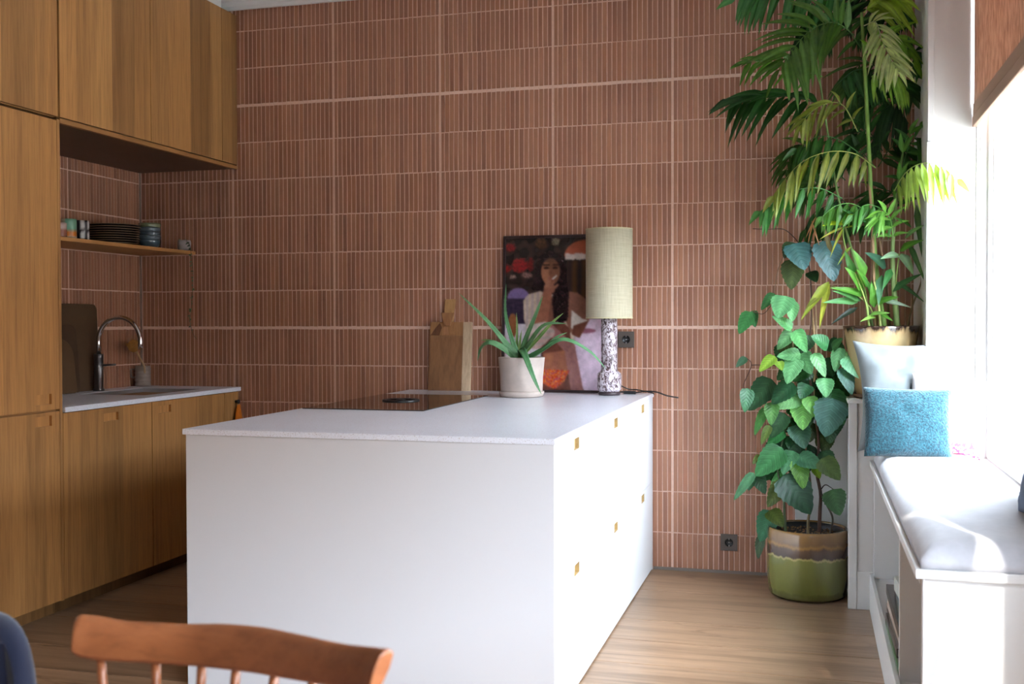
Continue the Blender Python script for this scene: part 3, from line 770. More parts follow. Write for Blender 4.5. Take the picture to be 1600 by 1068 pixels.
# chopping board leaning on tiles
yb0 = 5.555; yt = 5.606; bh = .375
def bx(px, z): return at(px, 560, 5.58).x
r = thing('chopping_board', 'two-tone wooden chopping board with handle leaning on the tiles', 'board', (-1.89, yb0, IT))
lean = Matrix.Translation((-1.892, yb0, IT)) @ Matrix.Rotation(-math.atan2(yt-yb0, bh)*.8, 4, 'X')
def bpoly(name, pts, y0, y1, col, mat='chopwood'):
    b = MB(); b.col = col; n = len(pts)
    for y in (y0, y1):
        for x, z in pts: b.vert(lean @ Vector((x, y, z)))
    b.face(range(n)); b.face(range(2*n-1, n-1, -1))
    for k in range(n): b.face((k, (k+1) % n, n+(k+1) % n, n+k))
    return b.build(name, mat, r, .0015)
M['chopwood'] = wood('acacia', (16, 16, 2.4), .6, .6)
brn = lin((138, 96, 62)); lt = lin((206, 180, 150)); dk = lin((104, 62, 36)); md = lin((158, 112, 70))
bpoly('body_board', [(-.118, 0), (.072, 0), (.072, .30), (-.118, .30)], 0, .020, brn)
bpoly('pale_strip', [(.0725, 0), (.120, 0), (.120, .375), (.0725, .375)], 0, .020, lt)
bpoly('top_board', [(-.118, .3005), (-.045, .3005), (-.045, .375), (-.118, .375)], 0, .020, md)
bpoly('inlay', [(-.115, .302), (-.062, .302), (-.05, .345), (-.062, .372), (-.085, .345)], -.001, .019, dk)
bpoly('top_board', [(-.0445, .3005), (.072, .3005), (.072, .375), (-.0445, .375)], 0, .0199, lin((160, 112, 70)))
bpoly('inlay', [(-.042, .302), (-.008, .302), (-.018, .345), (-.018, .373), (-.042, .373)], -.001, .019, lin((168, 118, 80)))
bpoly('handle', [(-.040, .3755), (.010, .3755), (.022, .500), (-.038, .500)], 0, .018, lin((186, 142, 92)))
bpoly('key_block', [(-.030, .352), (.0, .352), (.022, .425), (-.054, .425)], -.012, -.0012, lin((158, 110, 70)))

# framed poster ----------------------------------------------------
PH, PWd = .835, .585
fx0 = at(783, 600, 5.55).x
fm = Matrix.Translation((fx0, 5.545, IT)) @ Matrix.Rotation(-math.asin(.055/PH), 4, 'X')
r = thing('framed_photograph', 'dark framed colour photograph of a woman smoking, leaning on the tiles', 'picture', (fx0+PWd/2, 5.545, IT))
def fb(name, x0, x1, y0, y1, z0, z1, mat, parent=None, bev=.001):
    b = MB(); b.box(x0, x1, y0, y1, z0, z1, fm); return b.build(name, mat, parent or r, bev)
fw_ = .014
frm = plain('dark_frame', (48, 30, 32), .35)
b = MB()
b.box(0, fw_, 0, .024, 0, PH, fm); b.box(PWd-fw_, PWd, 0, .024, 0, PH, fm); b.box(fw_, PWd-fw_, 0, .024, 0, fw_, fm); b.box(fw_, PWd-fw_, 0, .024, PH-fw_, PH, fm)
b.build('frame', frm, r, .001)
fb('backing', fw_, PWd-fw_, .014, .02, fw_, PH-fw_, 'black')
def inpoly(x, y, P):
    c = False; j = len(P)-1
    for i in range(len(P)):
        if (P[i][1] > y) != (P[j][1] > y) and x < (P[j][0]-P[i][0])*(y-P[i][1])/(P[j][1]-P[i][1])+P[i][0]: c = not c
        j = i
    return c
def ell(x, y, cx, cy, rx, ry): return ((x-cx)/rx)**2+((y-cy)/ry)**2 < 1
def capsule(x, y, ax, ay, bx_, by, r0, r1):
    dx, dy = bx_-ax, by-ay; t = max(0, min(1, ((x-ax)*dx+(y-ay)*dy)/(dx*dx+dy*dy)))
    return (x-ax-t*dx)**2+(y-ay-t*dy)**2 < (r0+(r1-r0)*t)**2
from mathutils import noise as mn
def paint(x, y):
    nz = mn.noise(Vector((x/40, y/40, 1))); n2 = mn.noise(Vector((x/14, y/14, 5))); n3 = mn.noise(Vector((x/7, y/7, 9)))
    c = (44+26*nz, 32+18*nz, 30+16*nz)
    if 230 < y < 440 and x > 480: c = (66+20*sin(x/9), 44+12*sin(x/9), 34)
    for a in ((135, 150, 34, 24, (146, 36, 40)), (195, 255, 48, 42, (160, 32, 36)), (118, 272, 22, 22, (150, 30, 30)), (240, 312, 34, 16, (150, 110, 105)), (408, 120, 24, 24, (150, 138, 116)), (325, 130, 36, 30, (92, 62, 44)), (155, 320, 24, 10, (176, 140, 130)), (260, 250, 20, 40, (120, 30, 30))):
        if ell(x+n2*16, y+n3*14, *a[:4]): q_ = .45+.75*max(0, min(1, .6+n3*1.6)); c = tuple(v*q_ for v in a[4])
    if ell(x, y, 585, 205, 125, 92) and y < 205+n3*14: c = (178, 92, 66)
    if abs(y-(208+8*n2)) < 17 and x > 465: c = (222, 206, 198)
    if ell(x, y, 190, 440, 66, 58) : c = (118, 98, 142)
    if 445 < y < 610 and 100 < x < 240: c = (46+20*n2, 36+14*n2, 56+20*n2)
    if y > 590 and x < 330: c = (206+20*n2, 196+20*n2, 204+18*n2) if x > 115 else (160, 140, 150)
    if y > 660 and x < 120: c = (190, 150, 150)
    if ell(x, y, 158, 600, 30, 70): c = (140, 86, 54)
    if y > 560 and x > 500: c = (214+14*nz, 188+12*nz, 206+12*nz)
    if ell(x, y, 590, 630, 60, 14): c = (150, 92, 110)
    # shirt, body
    if inpoly(x, y, [(220, 455), (250, 420), (320, 402), (420, 430), (545, 420), (610, 560), (540, 620), (520, 760), (350, 770), (250, 650), (225, 560)]): c = (190+12*sin(x/5), 168+10*sin(x/5), 156)
    if inpoly(x, y, [(480, 405), (540, 412), (590, 450), (615, 560), (560, 640), (500, 640), (470, 560)]): c = (138, 92, 76)
    if inpoly(x, y, [(350, 560), (440, 560), (500, 620), (510, 760), (585, 968), (335, 968), (345, 820), (330, 720)]): c = (112+20*nz, 64+14*nz, 52+12*nz)
    if inpoly(x, y, [(345, 760), (480, 740), (505, 860), (345, 850)]): c = (158+14*nz, 98+10*nz, 76)
    if inpoly(x, y, [(355, 430), (400, 440), (430, 560), (385, 600), (360, 560)]): c = (128, 82, 66)
    if inpoly(x, y, [(508, 512), (572, 562), (612, 572), (548, 668), (505, 610)]): c = (214, 200, 190)
    if inpoly(x, y, [(520, 600), (612, 570), (556, 672), (510, 650)]): c = (112, 64, 50)
    if capsule(x, y, 385, 620, 500, 730, 26, 34) or capsule(x, y, 500, 730, 545, 965, 32, 36): c = (156+10*n2, 104+8*n2, 100)
    if capsule(x, y, 300, 690, 380, 640, 46, 30): c = (186+10*sin(y/6), 160, 152)
    if inpoly(x, y, [(340, 848), (500, 855), (470, 915), (420, 960), (380, 950), (340, 925)]):
        c = (214, 70, 36) if n3 > .12 else ((226, 160, 60) if n3 > -.08 else ((150, 60, 110) if n2 > 0 else (168, 42, 30)))
    # hair
    if inpoly(x+n3*9, y+n2*6, [(300, 225), (335, 185), (385, 170), (440, 190), (470, 250), (478, 340), (492, 420), (484, 570), (440, 592), (405, 560), (392, 470), (395, 400), (330, 405), (272, 392), (285, 330), (280, 270)]):
        c = (38+24*(n3 > .25), 24+20*(n3 > .25), 26+22*(n3 > .25))
    if ell(x, y, 380, 292, 56, 78):
        s = 1.12 if x < 372 else .86; c = (158*s, 104*s, 78*s)
        if y < 238: c = (120, 78, 60)
        if ell(x, y, 355, 270, 17, 7) or ell(x, y, 408, 270, 17, 7): c = (52, 30, 26)
        if abs(y-253) < 4 and (335 < x < 375 or 392 < x < 430): c = (58, 36, 28)
        if ell(x, y, 381, 300, 9, 12): c = (128, 80, 60)
        if ell(x, y, 384, 334, 22, 8): c = (128, 54, 50)
    if capsule(x, y, 325, 590, 365, 410, 42, 26): c = (158+12*nz, 100, 78)
    if capsule(x, y, 262, 622, 350, 600, 26, 22): c = (206, 190, 182)
    if ell(x, y, 375, 390, 34, 30): c = (156, 100, 80)
    for k, (ax, ay, bx_, by) in enumerate(((352, 378, 372, 322), (368, 376, 384, 334), (384, 380, 402, 348), (396, 390, 424, 368))):
        if capsule(x, y, ax, ay, bx_, by, 9, 6): c = (176-8*k, 118-6*k, 94-5*k)
    if capsule(x, y, 394, 334, 416, 316, 4, 4): c = (236, 230, 224)
    return c
b = MB(); nu, nv = 130, 186; aw, ah = PWd-2*fw_, PH-2*fw_
cgrid_ = {}
for j in range(nv+1):
    for i in range(nu+1):
        u, v_ = i/nu, j/nv
        cc_ = [paint(112+u*606+ox, 98+v_*868+oy) for ox, oy in ((-1.3, -1.6), (1.6, -.6), (-.3, 1.8))]
        cgrid_[i, j] = tuple(sum(q[k] for q in cc_)/3 for k in range(3))
for j in range(nv+1):
    for i in range(nu+1):
        u, v_ = i/nu, j/nv; q_ = [cgrid_[max(0, min(nu, i+a_)), max(0, min(nv, j+c_))] for a_ in (-1, 0, 1) for c_ in (-1, 0, 1)]; k0 = cgrid_[i, j]
        gr = 1+.09*mn.noise(Vector((u*22, v_*30, 3)))+.05*mn.noise(Vector((u*60, v_*84, 8)))
        b.col = lin(tuple(max(0, min(255, (.35*k0[k]+.65*sum(q[k] for q in q_)/9)*gr)) for k in range(3)))
        b.vert(fm @ Vector((fw_+u*aw, .0125, PH-fw_-v_*ah)))
for j in range(nv):
    for i in range(nu):
        a = j*(nu+1)+i; b.face((a, a+nu+1, a+nu+2, a+1))
mt, N, L, B = newmat('photo_print'); M['photo'] = mt
a = N.new('ShaderNodeAttribute'); a.attribute_name = 'Col'; L.new(a.outputs['Color'], B.inputs['Base Color']); B.inputs['Roughness'].default_value = .12; B.inputs['Specular IOR Level'].default_value = .6
b.build('print', 'photo', r, fix=False)

# table lamp -------------------------------------------------------
lp = at(952, 600, 5.42); lx, ly = lp.x, 5.42
r = thing('table_lamp', 'table lamp with tall cream drum shade and speckled ceramic base', 'lamp', (lx, ly, IT))
b = MB(); b.lathe((lx, ly, IT), [(.052, 0), (.056, .006), (.0565, .012), (.050, .018)], 40); b.build('foot', plain('lamp_foot', (60, 48, 50), .4), r)
b = MB(); b.lathe((lx, ly, IT), [(.048, .016), (.059, .030), (.061, .040), (.061, .100), (.058, .112), (.044, .122), (.041, .130), (.041, .36), (.040, .385), (.034, .392)], 44); b.build('base', 'lava', r)
b = MB(); b.lathe((lx, ly, IT), [(.010, .390), (.010, .47)], 14); b.build('stem', 'chrome', r)
b = MB(); z0, z1, R0 = .388, .842, .1185
b.lathe((lx, ly, IT), [(R0, z0), (R0, z1), (R0-.003, z1), (R0-.003, z0), (R0, z0)], 64, cap=False); b.build('shade', 'shade', r)
for z in (z0, z1-.006):
    b = MB(); b.lathe((lx, ly, IT), [(R0+.0012, z), (R0+.0012, z+.006), (R0-.004, z+.006), (R0-.004, z), (R0+.0012, z)], 64, cap=False); b.build('shade_trim', plain('shade_tape', (206, 196, 158), .9), r)
b = MB(); b.lathe((lx, ly, IT), [(.012, .47), (.014, .49), (.028, .53), (.030, .56), (.018, .585), (.004, .59)], 20); b.build('bulb', plain('opal_bulb', (235, 232, 225), .3), r)
# cables
b = MB()
z_ = IT+.005
b.tube(spline([at(960, 611, 5.5).lerp(Vector((-.98, 5.50, z_)), 1), (-.93, 5.55, z_+.005), (-.90, 5.53, z_+.004), (-.86, 5.50, z_+.004), (-.81, 5.49, z_+.012), (-.75, 5.47, z_+.010), (-.70, 5.46, z_-.006), at(1060, 621, 5.46)], 50), .0035, 8)
o = b.build('lamp_cord', 'black'); tag(o, 'thin black lamp cord trailing past the island corner', 'cord')
b = MB(); b.tube(spline([(-.965, 5.52, z_+.05), (-.93, 5.53, z_+.03), (-.90, 5.54, z_+.018), (-.86, 5.53, z_+.017), (-.83, 5.50, z_+.014), (-.78, 5.49, z_+.006), (-.765, 5.49, z_-.003)], 40), .003, 8)
b.box(-.925, -.865, 5.505, 5.53, IT, IT+.016); o = b.build('switch_cord', 'black'); tag(o, 'second black cord with an inline switch beside the speckled lamp', 'cord')

# sockets
def socket(label, cx, cz, s=.084):
    r = thing('wall_socket', label, 'socket', (cx, D, cz)); y0 = D-.001
    b = MB(); n = 28; h = s/2; R0 = .0215
    out = []
    for k in range(n):
        a = 2*pi*k/n+pi/n; m_ = max(abs(cos(a)), abs(sin(a))); out.append((h*cos(a)/m_, h*sin(a)/m_))
    for yy, pts in ((y0, out), (y0-.009, [(p[0], p[1]) for p in out]), (y0-.010, [(p[0]*.97, p[1]*.97) for p in out]), (y0-.010, [(R0*cos(2*pi*k/n+pi/n), R0*sin(2*pi*k/n+pi/n)) for k in range(n)])):
        for p in pts: b.vert((cx+p[0], yy, cz+p[1]))
    for q in range(3):
        for k in range(n): b.face((q*n+k, q*n+(k+1) % n, (q+1)*n+(k+1) % n, (q+1)*n+k))
    b.build('plate', 'socket', r)
    b = MB(); rx = Matrix.Rotation(radians(90), 4, 'X')
    b.lathe((cx, y0-.010, cz), [(R0, 0), (R0-.001, -.008), (.001, -.008)], 28, cap=False, mtx=rx); b.build('recess', 'black', r)
    for dx in (-.0095, .0095):
        b = MB(); b.lathe((cx+dx, y0-.0022, cz), [(.0028, 0), (.0028, .0008), (.001, .0008)], 10, mtx=rx); b.build('contact_hole', 'steel_dark', r)
    b = MB(); b.box(cx-.002, cx+.002, y0-.009, y0-.002, cz+.013, cz+.021); b.box(cx-.002, cx+.002, y0-.009, y0-.002, cz-.021, cz-.013); b.build('earth_clip', 'steel', r)
    b = MB(); b.lathe((cx, y0-.0022, cz), [(.003, 0), (.003, .0015), (.001, .0015)], 12, mtx=rx); b.build('screw', 'steel', r)
socket('square bronze wall socket beside the table lamp above the island', -.931, 1.199)
socket('square bronze wall socket low on the tiles near the floor', -.400, .160)

# aloe --------------------------------------------------------------
ax, ay = at(815, 600, 5.20).x, 5.20
r = thing('potted_aloe', 'spiky green aloe in a pale clay pot on the island', 'plant', (ax, ay, IT))
b = MB(); b.lathe((ax, ay, IT), [(.088, 0), (.106, .004), (.112, .020), (.113, .028), (.106, .030), (.100, .022)], 44); b.build('saucer', 'clay', r)
b = MB(); b.lathe((ax, ay, IT), [(.096, .012), (.104, .020), (.107, .10), (.1155, .190), (.1165, .196), (.112, .198), (.108, .194), (.104, .172)], 48); b.build('pot', 'clay', r)
b = MB(); b.lathe((ax, ay, IT), [(.104, .165), (.1045, .172), (.05, .178), (.001, .180)], 32); b.build('soil', 'soil', r)
def aloe(pts, w, col):
    """thick channelled blade along a curve"""
    P = spline(pts, 22); b = MB(); n = 22; rows = []
    for i, p in enumerate(P):
        t = (P[min(i+1, n)]-P[max(i-1, 0)]).normalized()
        vup = Vector((0, -.75, .65)); vup = (vup-t*vup.dot(t)).normalized(); sd_ = t.cross(vup)
        s = i/n; hw = w/2*(1-s**1.6)**.75*(1 if s > .1 else .85+1.5*s); th = hw*.38+.0012
        row = []
        for a_, l_ in ((-1, .55), (-.55, .05), (0, -.12), (.55, .05), (1, .55), (.6, -.55), (0, -1.0), (-.6, -.55)):
            b.col = tuple(x*(1.25 if abs(a_) == 1 else (.85 if l_ < -.3 else 1)) for x in col)
            row.append(b.vert(p+sd_*hw*a_+vup*th*l_))
        rows.append(row)
    for a_, c in zip(rows, rows[1:]):
        for k in range(8): b.face((a_[k], a_[(k+1) % 8], c[(k+1) % 8], c[k]), True)
    b.face(rows[0][::-1]); b.face(rows[-1])
    o = b.build('leaf', 'aloe', r)
    # small teeth along both margins
    tb = MB(); tb.col = tuple(x*1.5 for x in col)
    for i in range(3, n-2):
        for side in (0, 4):
            p0 = Vector(b.v[i*8+side]); p1 = Vector(b.v[i*8+2]); d = (p0-p1); d.normalize() if d.length > 0 else None
            nx = (P[i+1]-P[i]).normalized()
            k0 = tb.vert(p0-nx*.0018); k1 = tb.vert(p0+nx*.0018); k2 = tb.vert(p0+d*.003+nx*.001); k3 = tb.vert(p0+Vector((0, 0, -.0012)))
            tb.face((k0, k1, k2)); tb.face((k0, k2, k3)); tb.face((k1, k3, k2))
    stuff(tb.build('teeth', 'aloe', o, fix=False))
g1, g2, g3 = lin((104, 150, 104)), lin((88, 138, 92)), lin((128, 160, 92))
A = lambda px, py, dy=0: at(px, py, ay+dy)
aloe([A(812, 560), A(792, 538, -.02), A(760, 500, -.03), A(716, 457, .0)], .032, g1)
aloe([A(811, 560), A(800, 530, .0), A(790, 490, .02), A(791, 443, .03)], .026, g2)
aloe([A(813, 560), A(822, 530, -.01), A(838, 490, -.02), A(848, 462, -.01)], .034, g1)
aloe([A(812, 560), A(825, 540, -.05), A(850, 508, -.08), A(886, 505, -.10)], .036, g1)
aloe([A(812, 560), A(840, 530, -.02), A(862, 505, .0), A(880, 489, .03)], .026, g3)
aloe([A(818, 562), A(845, 548, -.03), A(880, 530, -.04), A(920, 548, .02), A(947, 576, .06)], .032, g2)
aloe([A(828, 560), A(850, 545, .03), A(868, 528, .05), A(886, 519, .06)], .024, g1)
aloe([A(806, 560), A(788, 545, -.04), A(766, 535, -.06), A(752, 543, -.04), A(746, 564, -.02)], .040, g1)
aloe([A(800, 556), A(782, 540, .02), A(764, 532, .05), A(751, 531, .07)], .022, g3)
aloe([A(812, 560, 0), A(814, 546, -.05), A(819, 551, -.11), A(827, 572, -.14), A(837, 597, -.14), A(846, 616, -.13)], .038, g2)
aloe([A(810, 560), A(808, 540, .02), A(808, 510, .03), A(807, 488, .02)], .016, g3)
aloe([A(813, 560), A(812, 545, -.02), A(813, 530, -.02), A(815, 515, -.02)], .016, g3)

# ------------------------------------------------------------------ beige pot with palm
bx_, by_, bz = .312, 5.235, .9405
pm_r = thing('potted_palm', 'tall feathery palm in a beige glazed pot by the window', 'plant', (bx_, by_, bz))
b = MB(); b.lathe((bx_, by_, bz), [(.095, 0), (.118, .004), (.128, .018), (.122, .020), (.10, .012)], 40); b.build('saucer', plain('brown_saucer', (110, 78, 56), .35), pm_r)
b = MB(); b.lathe((bx_, by_, bz), [(.105, .012), (.112, .020), (.120, .06), (.150, .22), (.166, .318), (.168, .328), (.162, .331), (.158, .322), (.154, .29)], 56); b.build('pot', 'beigepot', pm_r)
b = MB(); b.lathe((bx_, by_, bz), [(.152, .28), (.154, .30), (.08, .306), (.001, .308)], 32); b.build('soil', 'soil', pm_r)
PY = by_
def Q(px, py, dy=0): return at(px, py, PY+dy)
def cane(pts, r0, r1, col, name='cane'):
    b = MB(); b.col = lin(col); P = spline(pts, 36); b.tube(P, r0, 10, taper=r1); return b.build(name, 'stem', pm_r)
cane([Q(1382, 512, 0), Q(1370, 430, .02), Q(1362, 320, .02), Q(1355, 180, .0), Q(1349, 70, 0), Q(1346, 20, .02)], .012, .007, (116, 148, 66))
cane([Q(1402, 512, -.02), Q(1396, 440, -.03), Q(1395, 380, -.03), Q(1402, 300, -.02), Q(1412, 230, 0)], .014, .004, (120, 140, 80))
cane([Q(1364, 512, .02), Q(1342, 430, .04), Q(1313, 323, .06), Q(1293, 206, .05), Q(1276, 97, .03), Q(1262, 30, .03)], .007, .004, (112, 138, 76))
cane([Q(1369, 512, -.03), Q(1366, 450, -.03), Q(1363, 360, -.02), Q(1358, 280, .02)], .008, .006, (156, 120, 88))
cane([Q(1390, 512, .05), Q(1384, 450, .04), Q(1376, 385, .03), Q(1368, 330, .04)], .008, .005, (128, 96, 72))
cane([Q(1376, 512, -.06), Q(1372, 470, -.07), Q(1366, 440, -.08)], .006, .004, (150, 160, 90))
cane([Q(1358, 512, -.05), Q(1352, 470, -.06), Q(1335, 425, -.08)], .005, .003, (140, 160, 80))
cane([Q(1418, 512, .03), Q(1425, 480, .03), Q(1438, 445, .02), Q(1440, 430, .02)], .005, .003, (150, 130, 100))
leaf_count = [0]
def frond(pts, Lp, wp, col, n=11, ang=55, hang=.5, yshift=0, mode='both', split=True, slack=.1, base=.12):
    """arching rachis with paired leaflets; Lp, wp are leaflet length and width in photo pixels at the palm's distance"""
    k = PY/1689*1.0; Lm, wm = Lp*k, wp*k
    P = spline([Q(p[0], p[1], (p[2] if len(p) > 2 else 0)+yshift) for p in pts], 40)
    rb = MB(); rb.col = tuple(x*1.3 for x in lin(col)); rb.tube(P, .0028, 6, taper=.001)
    fo = rb.build('frond', 'stem', pm_r)
    joined = MB()
    def do(b, p, d, Ll, w, cc, nr): leaf(b, p, p+d*Ll, w, nrm=nr, fold=.35, droop=.16, col=cc, n=7, prof='blade', grav=.22)
    for i in range(n):
        s = base+(1-base)*i/(n-1); idx = min(40, int(s*40)); p = P[idx]
        t = (P[min(40, idx+1)]-P[max(0, idx-2)]).normalized()
        sw = Vector((0, -1, 0)); side = t.cross(sw); side = side.normalized() if side.length > .1 else Vector((0, 0, 1))
        sc = (.62+.5*sin(pi*min(1, s*.95)))*(1 if s < .9 else .8)
        for sg in ((1, -1) if i < n-1 else (0,)):
            if mode == 'down' : 
                d = Vector((t.x*.35+random.uniform(-.12, .12), -.30*sg+random.uniform(-.1, .1), -1)) if sg else t
            else:
                a_ = radians(ang*(1-.35*s)); d = t*cos(a_)+side*sg*sin(a_)+Vector((0, -.25, -hang)) if sg else t
            d = (d+Vector([random.gauss(0, slack) for _ in range(3)])).normalized()
            jit = random.uniform(.78, 1.2); cc = tuple(x*jit for x in lin(col))
            nr = Vector((random.uniform(-.5, .3), -.8, .5)) if mode != 'down' else Vector((random.uniform(-.8, .8), -.9, .1))
            if split and leaf_count[0] < 290:
                lb = MB(); do(lb, p, d, Lm*sc*random.uniform(.85, 1.1), wm*random.uniform(.85, 1.15), cc, nr)
                lb.build('leaflet', 'palm', fo, fix=False); leaf_count[0] += 1
            else: do(joined, p, d, Lm*sc, wm, cc, nr)
    if joined.v: stuff(joined.build('leaflets', 'palm', fo, fix=False))
LG, MG, DG, YG = (104, 138, 60), (78, 112, 52), (34, 70, 34), (124, 132, 62)
frond([(1335, 55, .02), (1305, 35, -.08), (1270, 45, -.14), (1240, 75, -.18), (1218, 108, -.18)], 72, 13, MG, 17, 66, .15)
frond([(1350, 40, 0), (1368, 35, -.1), (1378, 62, -.16), (1392, 92, -.18), (1404, 112, -.18)], 44, 9, (168, 176, 128), 15, 58, .25)  # sunlight painted in: leaflets given a pale, lit colour
frond([(1368, 262, 0), (1335, 240, -.05), (1295, 237, -.1), (1255, 252, -.12), (1225, 282, -.12), (1208, 306, -.12)], 50, 10, YG, 13, mode='down')
frond([(1316, 310, .03), (1280, 294, -.02), (1240, 298, -.05), (1205, 318, -.06), (1188, 330, -.06)], 40, 11, (70, 128, 66), 10, mode='down')
frond([(1396, 300, -.02), (1415, 270, -.14), (1440, 255, -.32), (1470, 260, -.38), (1496, 280, -.42)], 48, 9, (150, 170, 84), 12, mode='down')  # leaflets coloured bright to stand for sun on them
frond([(1292, 165, .05), (1255, 155, 0), (1215, 148, -.04), (1175, 150, -.06), (1140, 158, -.06)], 66, 14, (32, 72, 32), 12, 40, .55)
frond([(1285, 120, .04), (1255, 108, 0), (1220, 98, -.03), (1185, 96, -.05), (1160, 100, -.05)], 40, 12, (82, 130, 52), 8, 40, .3)
frond([(1330, 10, .03), (1290, -12, 0), (1240, -22, -.04), (1190, -18, -.06), (1150, -4, -.06)], 58, 13, (62, 116, 66), 12, mode='down')
frond([(1350, 20, 0), (1366, 0, 0), (1385, -15, -.02), (1400, -25, -.04)], 60, 16, (150, 172, 70), 8, 40, .9)
frond([(1340, 205, .02), (1318, 165, -.03), (1290, 162, -.06), (1262, 180, -.08), (1248, 205, -.08)], 42, 8, YG, 10, 45, .5)
frond([(1350, 245, .06), (1315, 220, .03), (1280, 213, .02), (1245, 232, .01)], 50, 11, (56, 106, 46), 10, mode='down')
frond([(1350, 90, .02), (1375, 60, .0), (1405, 60, 0), (1428, 95, 0)], 44, 11, (112, 150, 54), 8, 45, .5)
frond([(1395, 150, .05), (1415, 100, .06), (1430, 80, .05), (1440, 105, .04)], 40, 10, (48, 92, 42), 9, 50, .5)
frond([(1362, 120, .02), (1380, 105, -.04), (1400, 115, -.06), (1412, 140, -.06)], 44, 9, (128, 164, 66), 8, mode='down')
frond([(1404, 300, .05), (1416, 240, .06), (1432, 215, .05), (1445, 235, .03)], 38, 9, (58, 104, 50), 8, 50, .5)
frond([(1400, 330, 0), (1405, 280, -.02), (1415, 220, -.02), (1437, 198, -.02)], 34, 9, (88, 138, 60), 5, 22, -.1)
frond([(1310, 130, .06), (1335, 110, .05), (1360, 112, .05), (1385, 130, .05)], 44, 11, (40, 84, 38), 9, mode='down')
frond([(1300, 60, .06), (1280, 20, .06), (1262, 0, .05), (1240, -4, .05)], 40, 11, (52, 96, 48), 9, mode='down')
frond([(1345, 75, .06), (1322, 40, .08), (1308, 12, .07), (1300, -8, .06)], 44, 10, (66, 112, 50), 9, 50, .6)
frond([(1356, 330, .02), (1330, 318, -.05), (1305, 322, -.08), (1285, 338, -.1)], 34, 10, (96, 146, 72), 7, mode='down')
frond([(1396, 345, -.02), (1375, 325, -.08), (1352, 320, -.1), (1332, 336, -.12)], 36, 10, (74, 128, 58), 8, mode='down')
frond([(1396, 380, -.02), (1392, 345, -.06), (1382, 330, -.08), (1372, 340, -.1)], 36, 8, (120, 170, 80), 8, 50, .4)
frnd = random.Random(5)
for k_ in range(20):
    x_, y_ = frnd.uniform(1275, 1425), frnd.uniform(-10, 330); dx_ = frnd.choice([-1, 1])*frnd.uniform(45, 85)
    if x_+dx_ > 1435: dx_ = -dx_
    h_ = frnd.uniform(15, 45); dd = frnd.uniform(.08, .24)
    frond([(x_, y_+20, dd), (x_+dx_*.4, y_-h_*.3, dd), (x_+dx_*.8, y_, dd), (x_+dx_, y_+h_, dd)], frnd.uniform(34, 54), frnd.uniform(9, 12), frnd.choice([(30, 60, 30), (38, 74, 34), (46, 84, 38), (60, 92, 40)]), frnd.choice([9, 11]), mode=frnd.choice(['both', 'down']), hang=.6, split=False)
def blade(bp, tp_, w, col, dy=-.04, dt=-.08, name='leaflet'):
    b = MB(); k = PY/1689
    leaf(b, Q(*bp, dy), Q(*tp_, dy+dt), w*k, nrm=(random.uniform(-.3, .2), -.75, .55), fold=.3, droop=.2, col=lin(col), n=9, prof='blade')
    b.build('leaf', 'palm', pm_r, fix=False)
G1, G2, G3 = (90, 142, 56), (66, 116, 50), (56, 92, 74)
for a_ in [((1352, 462), (1299, 447), 15, G1), ((1348, 455), (1323, 416), 20, G1), ((1354, 448), (1341, 420), 15, G1), ((1340, 472), (1287, 470), 15, (96, 146, 96)),
           ((1345, 470), (1302, 452), 15, (70, 112, 66)), ((1362, 462), (1350, 430), 12, G2), ((1366, 480), (1362, 440), 13, G1), ((1371, 474), (1403, 462), 14, G1),
           ((1380, 470), (1423, 478), 9, (170, 190, 170)), ((1405, 398), (1377, 402), 15, (150, 178, 150)), ((1408, 396), (1428, 428), 16, (140, 170, 140)), ((1406, 392), (1441, 373), 17, G1),
           ((1414, 372), (1442, 350), 12, (120, 160, 110)), ((1384, 418), (1354, 393), 22, G3), ((1378, 430), (1372, 476), 14, (96, 142, 110)), ((1424, 355), (1398, 338), 11, G2),
           ((1318, 350), (1286, 350), 14, (178, 188, 50)), ((1314, 348), (1331, 333), 15, (184, 190, 56)), ((1330, 340), (1352, 345), 14, (86, 148, 96)), ((1340, 345), (1318, 325), 14, (60, 110, 60)),
           ((1318, 355), (1280, 372), 5, (170, 170, 80)), ((1318, 356), (1296, 400), 5, (160, 160, 70)), ((1320, 356), (1345, 352), 6, (176, 176, 80)), ((1330, 385), (1308, 412), 5, (130, 150, 60)),
           ((1295, 440), (1251, 498), 15, (132, 140, 50)), ((1296, 443), (1279, 512), 11, (160, 162, 60)), ((1290, 455), (1262, 478), 10, (110, 110, 50)), ((1352, 430), (1335, 390), 15, (88, 140, 56)),
           ((1335, 428), (1320, 392), 13, (64, 112, 52)), ((1358, 492), (1390, 487), 9, (130, 176, 90)), ((1368, 495), (1345, 500), 9, (140, 180, 90)), ((1372, 488), (1395, 500), 8, G1),
           ((1340, 480), (1298, 505), 9, (30, 40, 30)), ((1400, 440), (1445, 470), 8, (60, 96, 60)), ((1395, 455), (1440, 425), 14, (52, 96, 56)), ((1392, 420), (1380, 450), 12, (62, 120, 66)),
           ((1432, 320), (1440, 400), 10, (66, 100, 60)), ((1420, 380), (1446, 440), 9, (70, 110, 64)), ((1300, 395), (1284, 345), 8, (96, 84, 50)), ((1302, 360), (1328, 320), 10, (60, 104, 50))]:
    blade(*a_)
for a_ in [((1318, 350, -.03), (1318, 372, -.03), (1328, 410, -.02), (1340, 425, 0)), ((1340, 425, -.08), (1352, 455, -.06), (1358, 500, -.05)), ((1405, 395, -.05), (1400, 440, -.04), (1398, 505, -.02)),
           ((1300, 447, -.04), (1330, 455, -.05), (1358, 478, -.05), (1366, 500, -.03))]:
    b = MB(); b.col = lin((140, 160, 80)); b.tube(spline([Q(*p) for p in a_], 14), .003, 6); b.build('leaf_stalk', 'stem', pm_r)
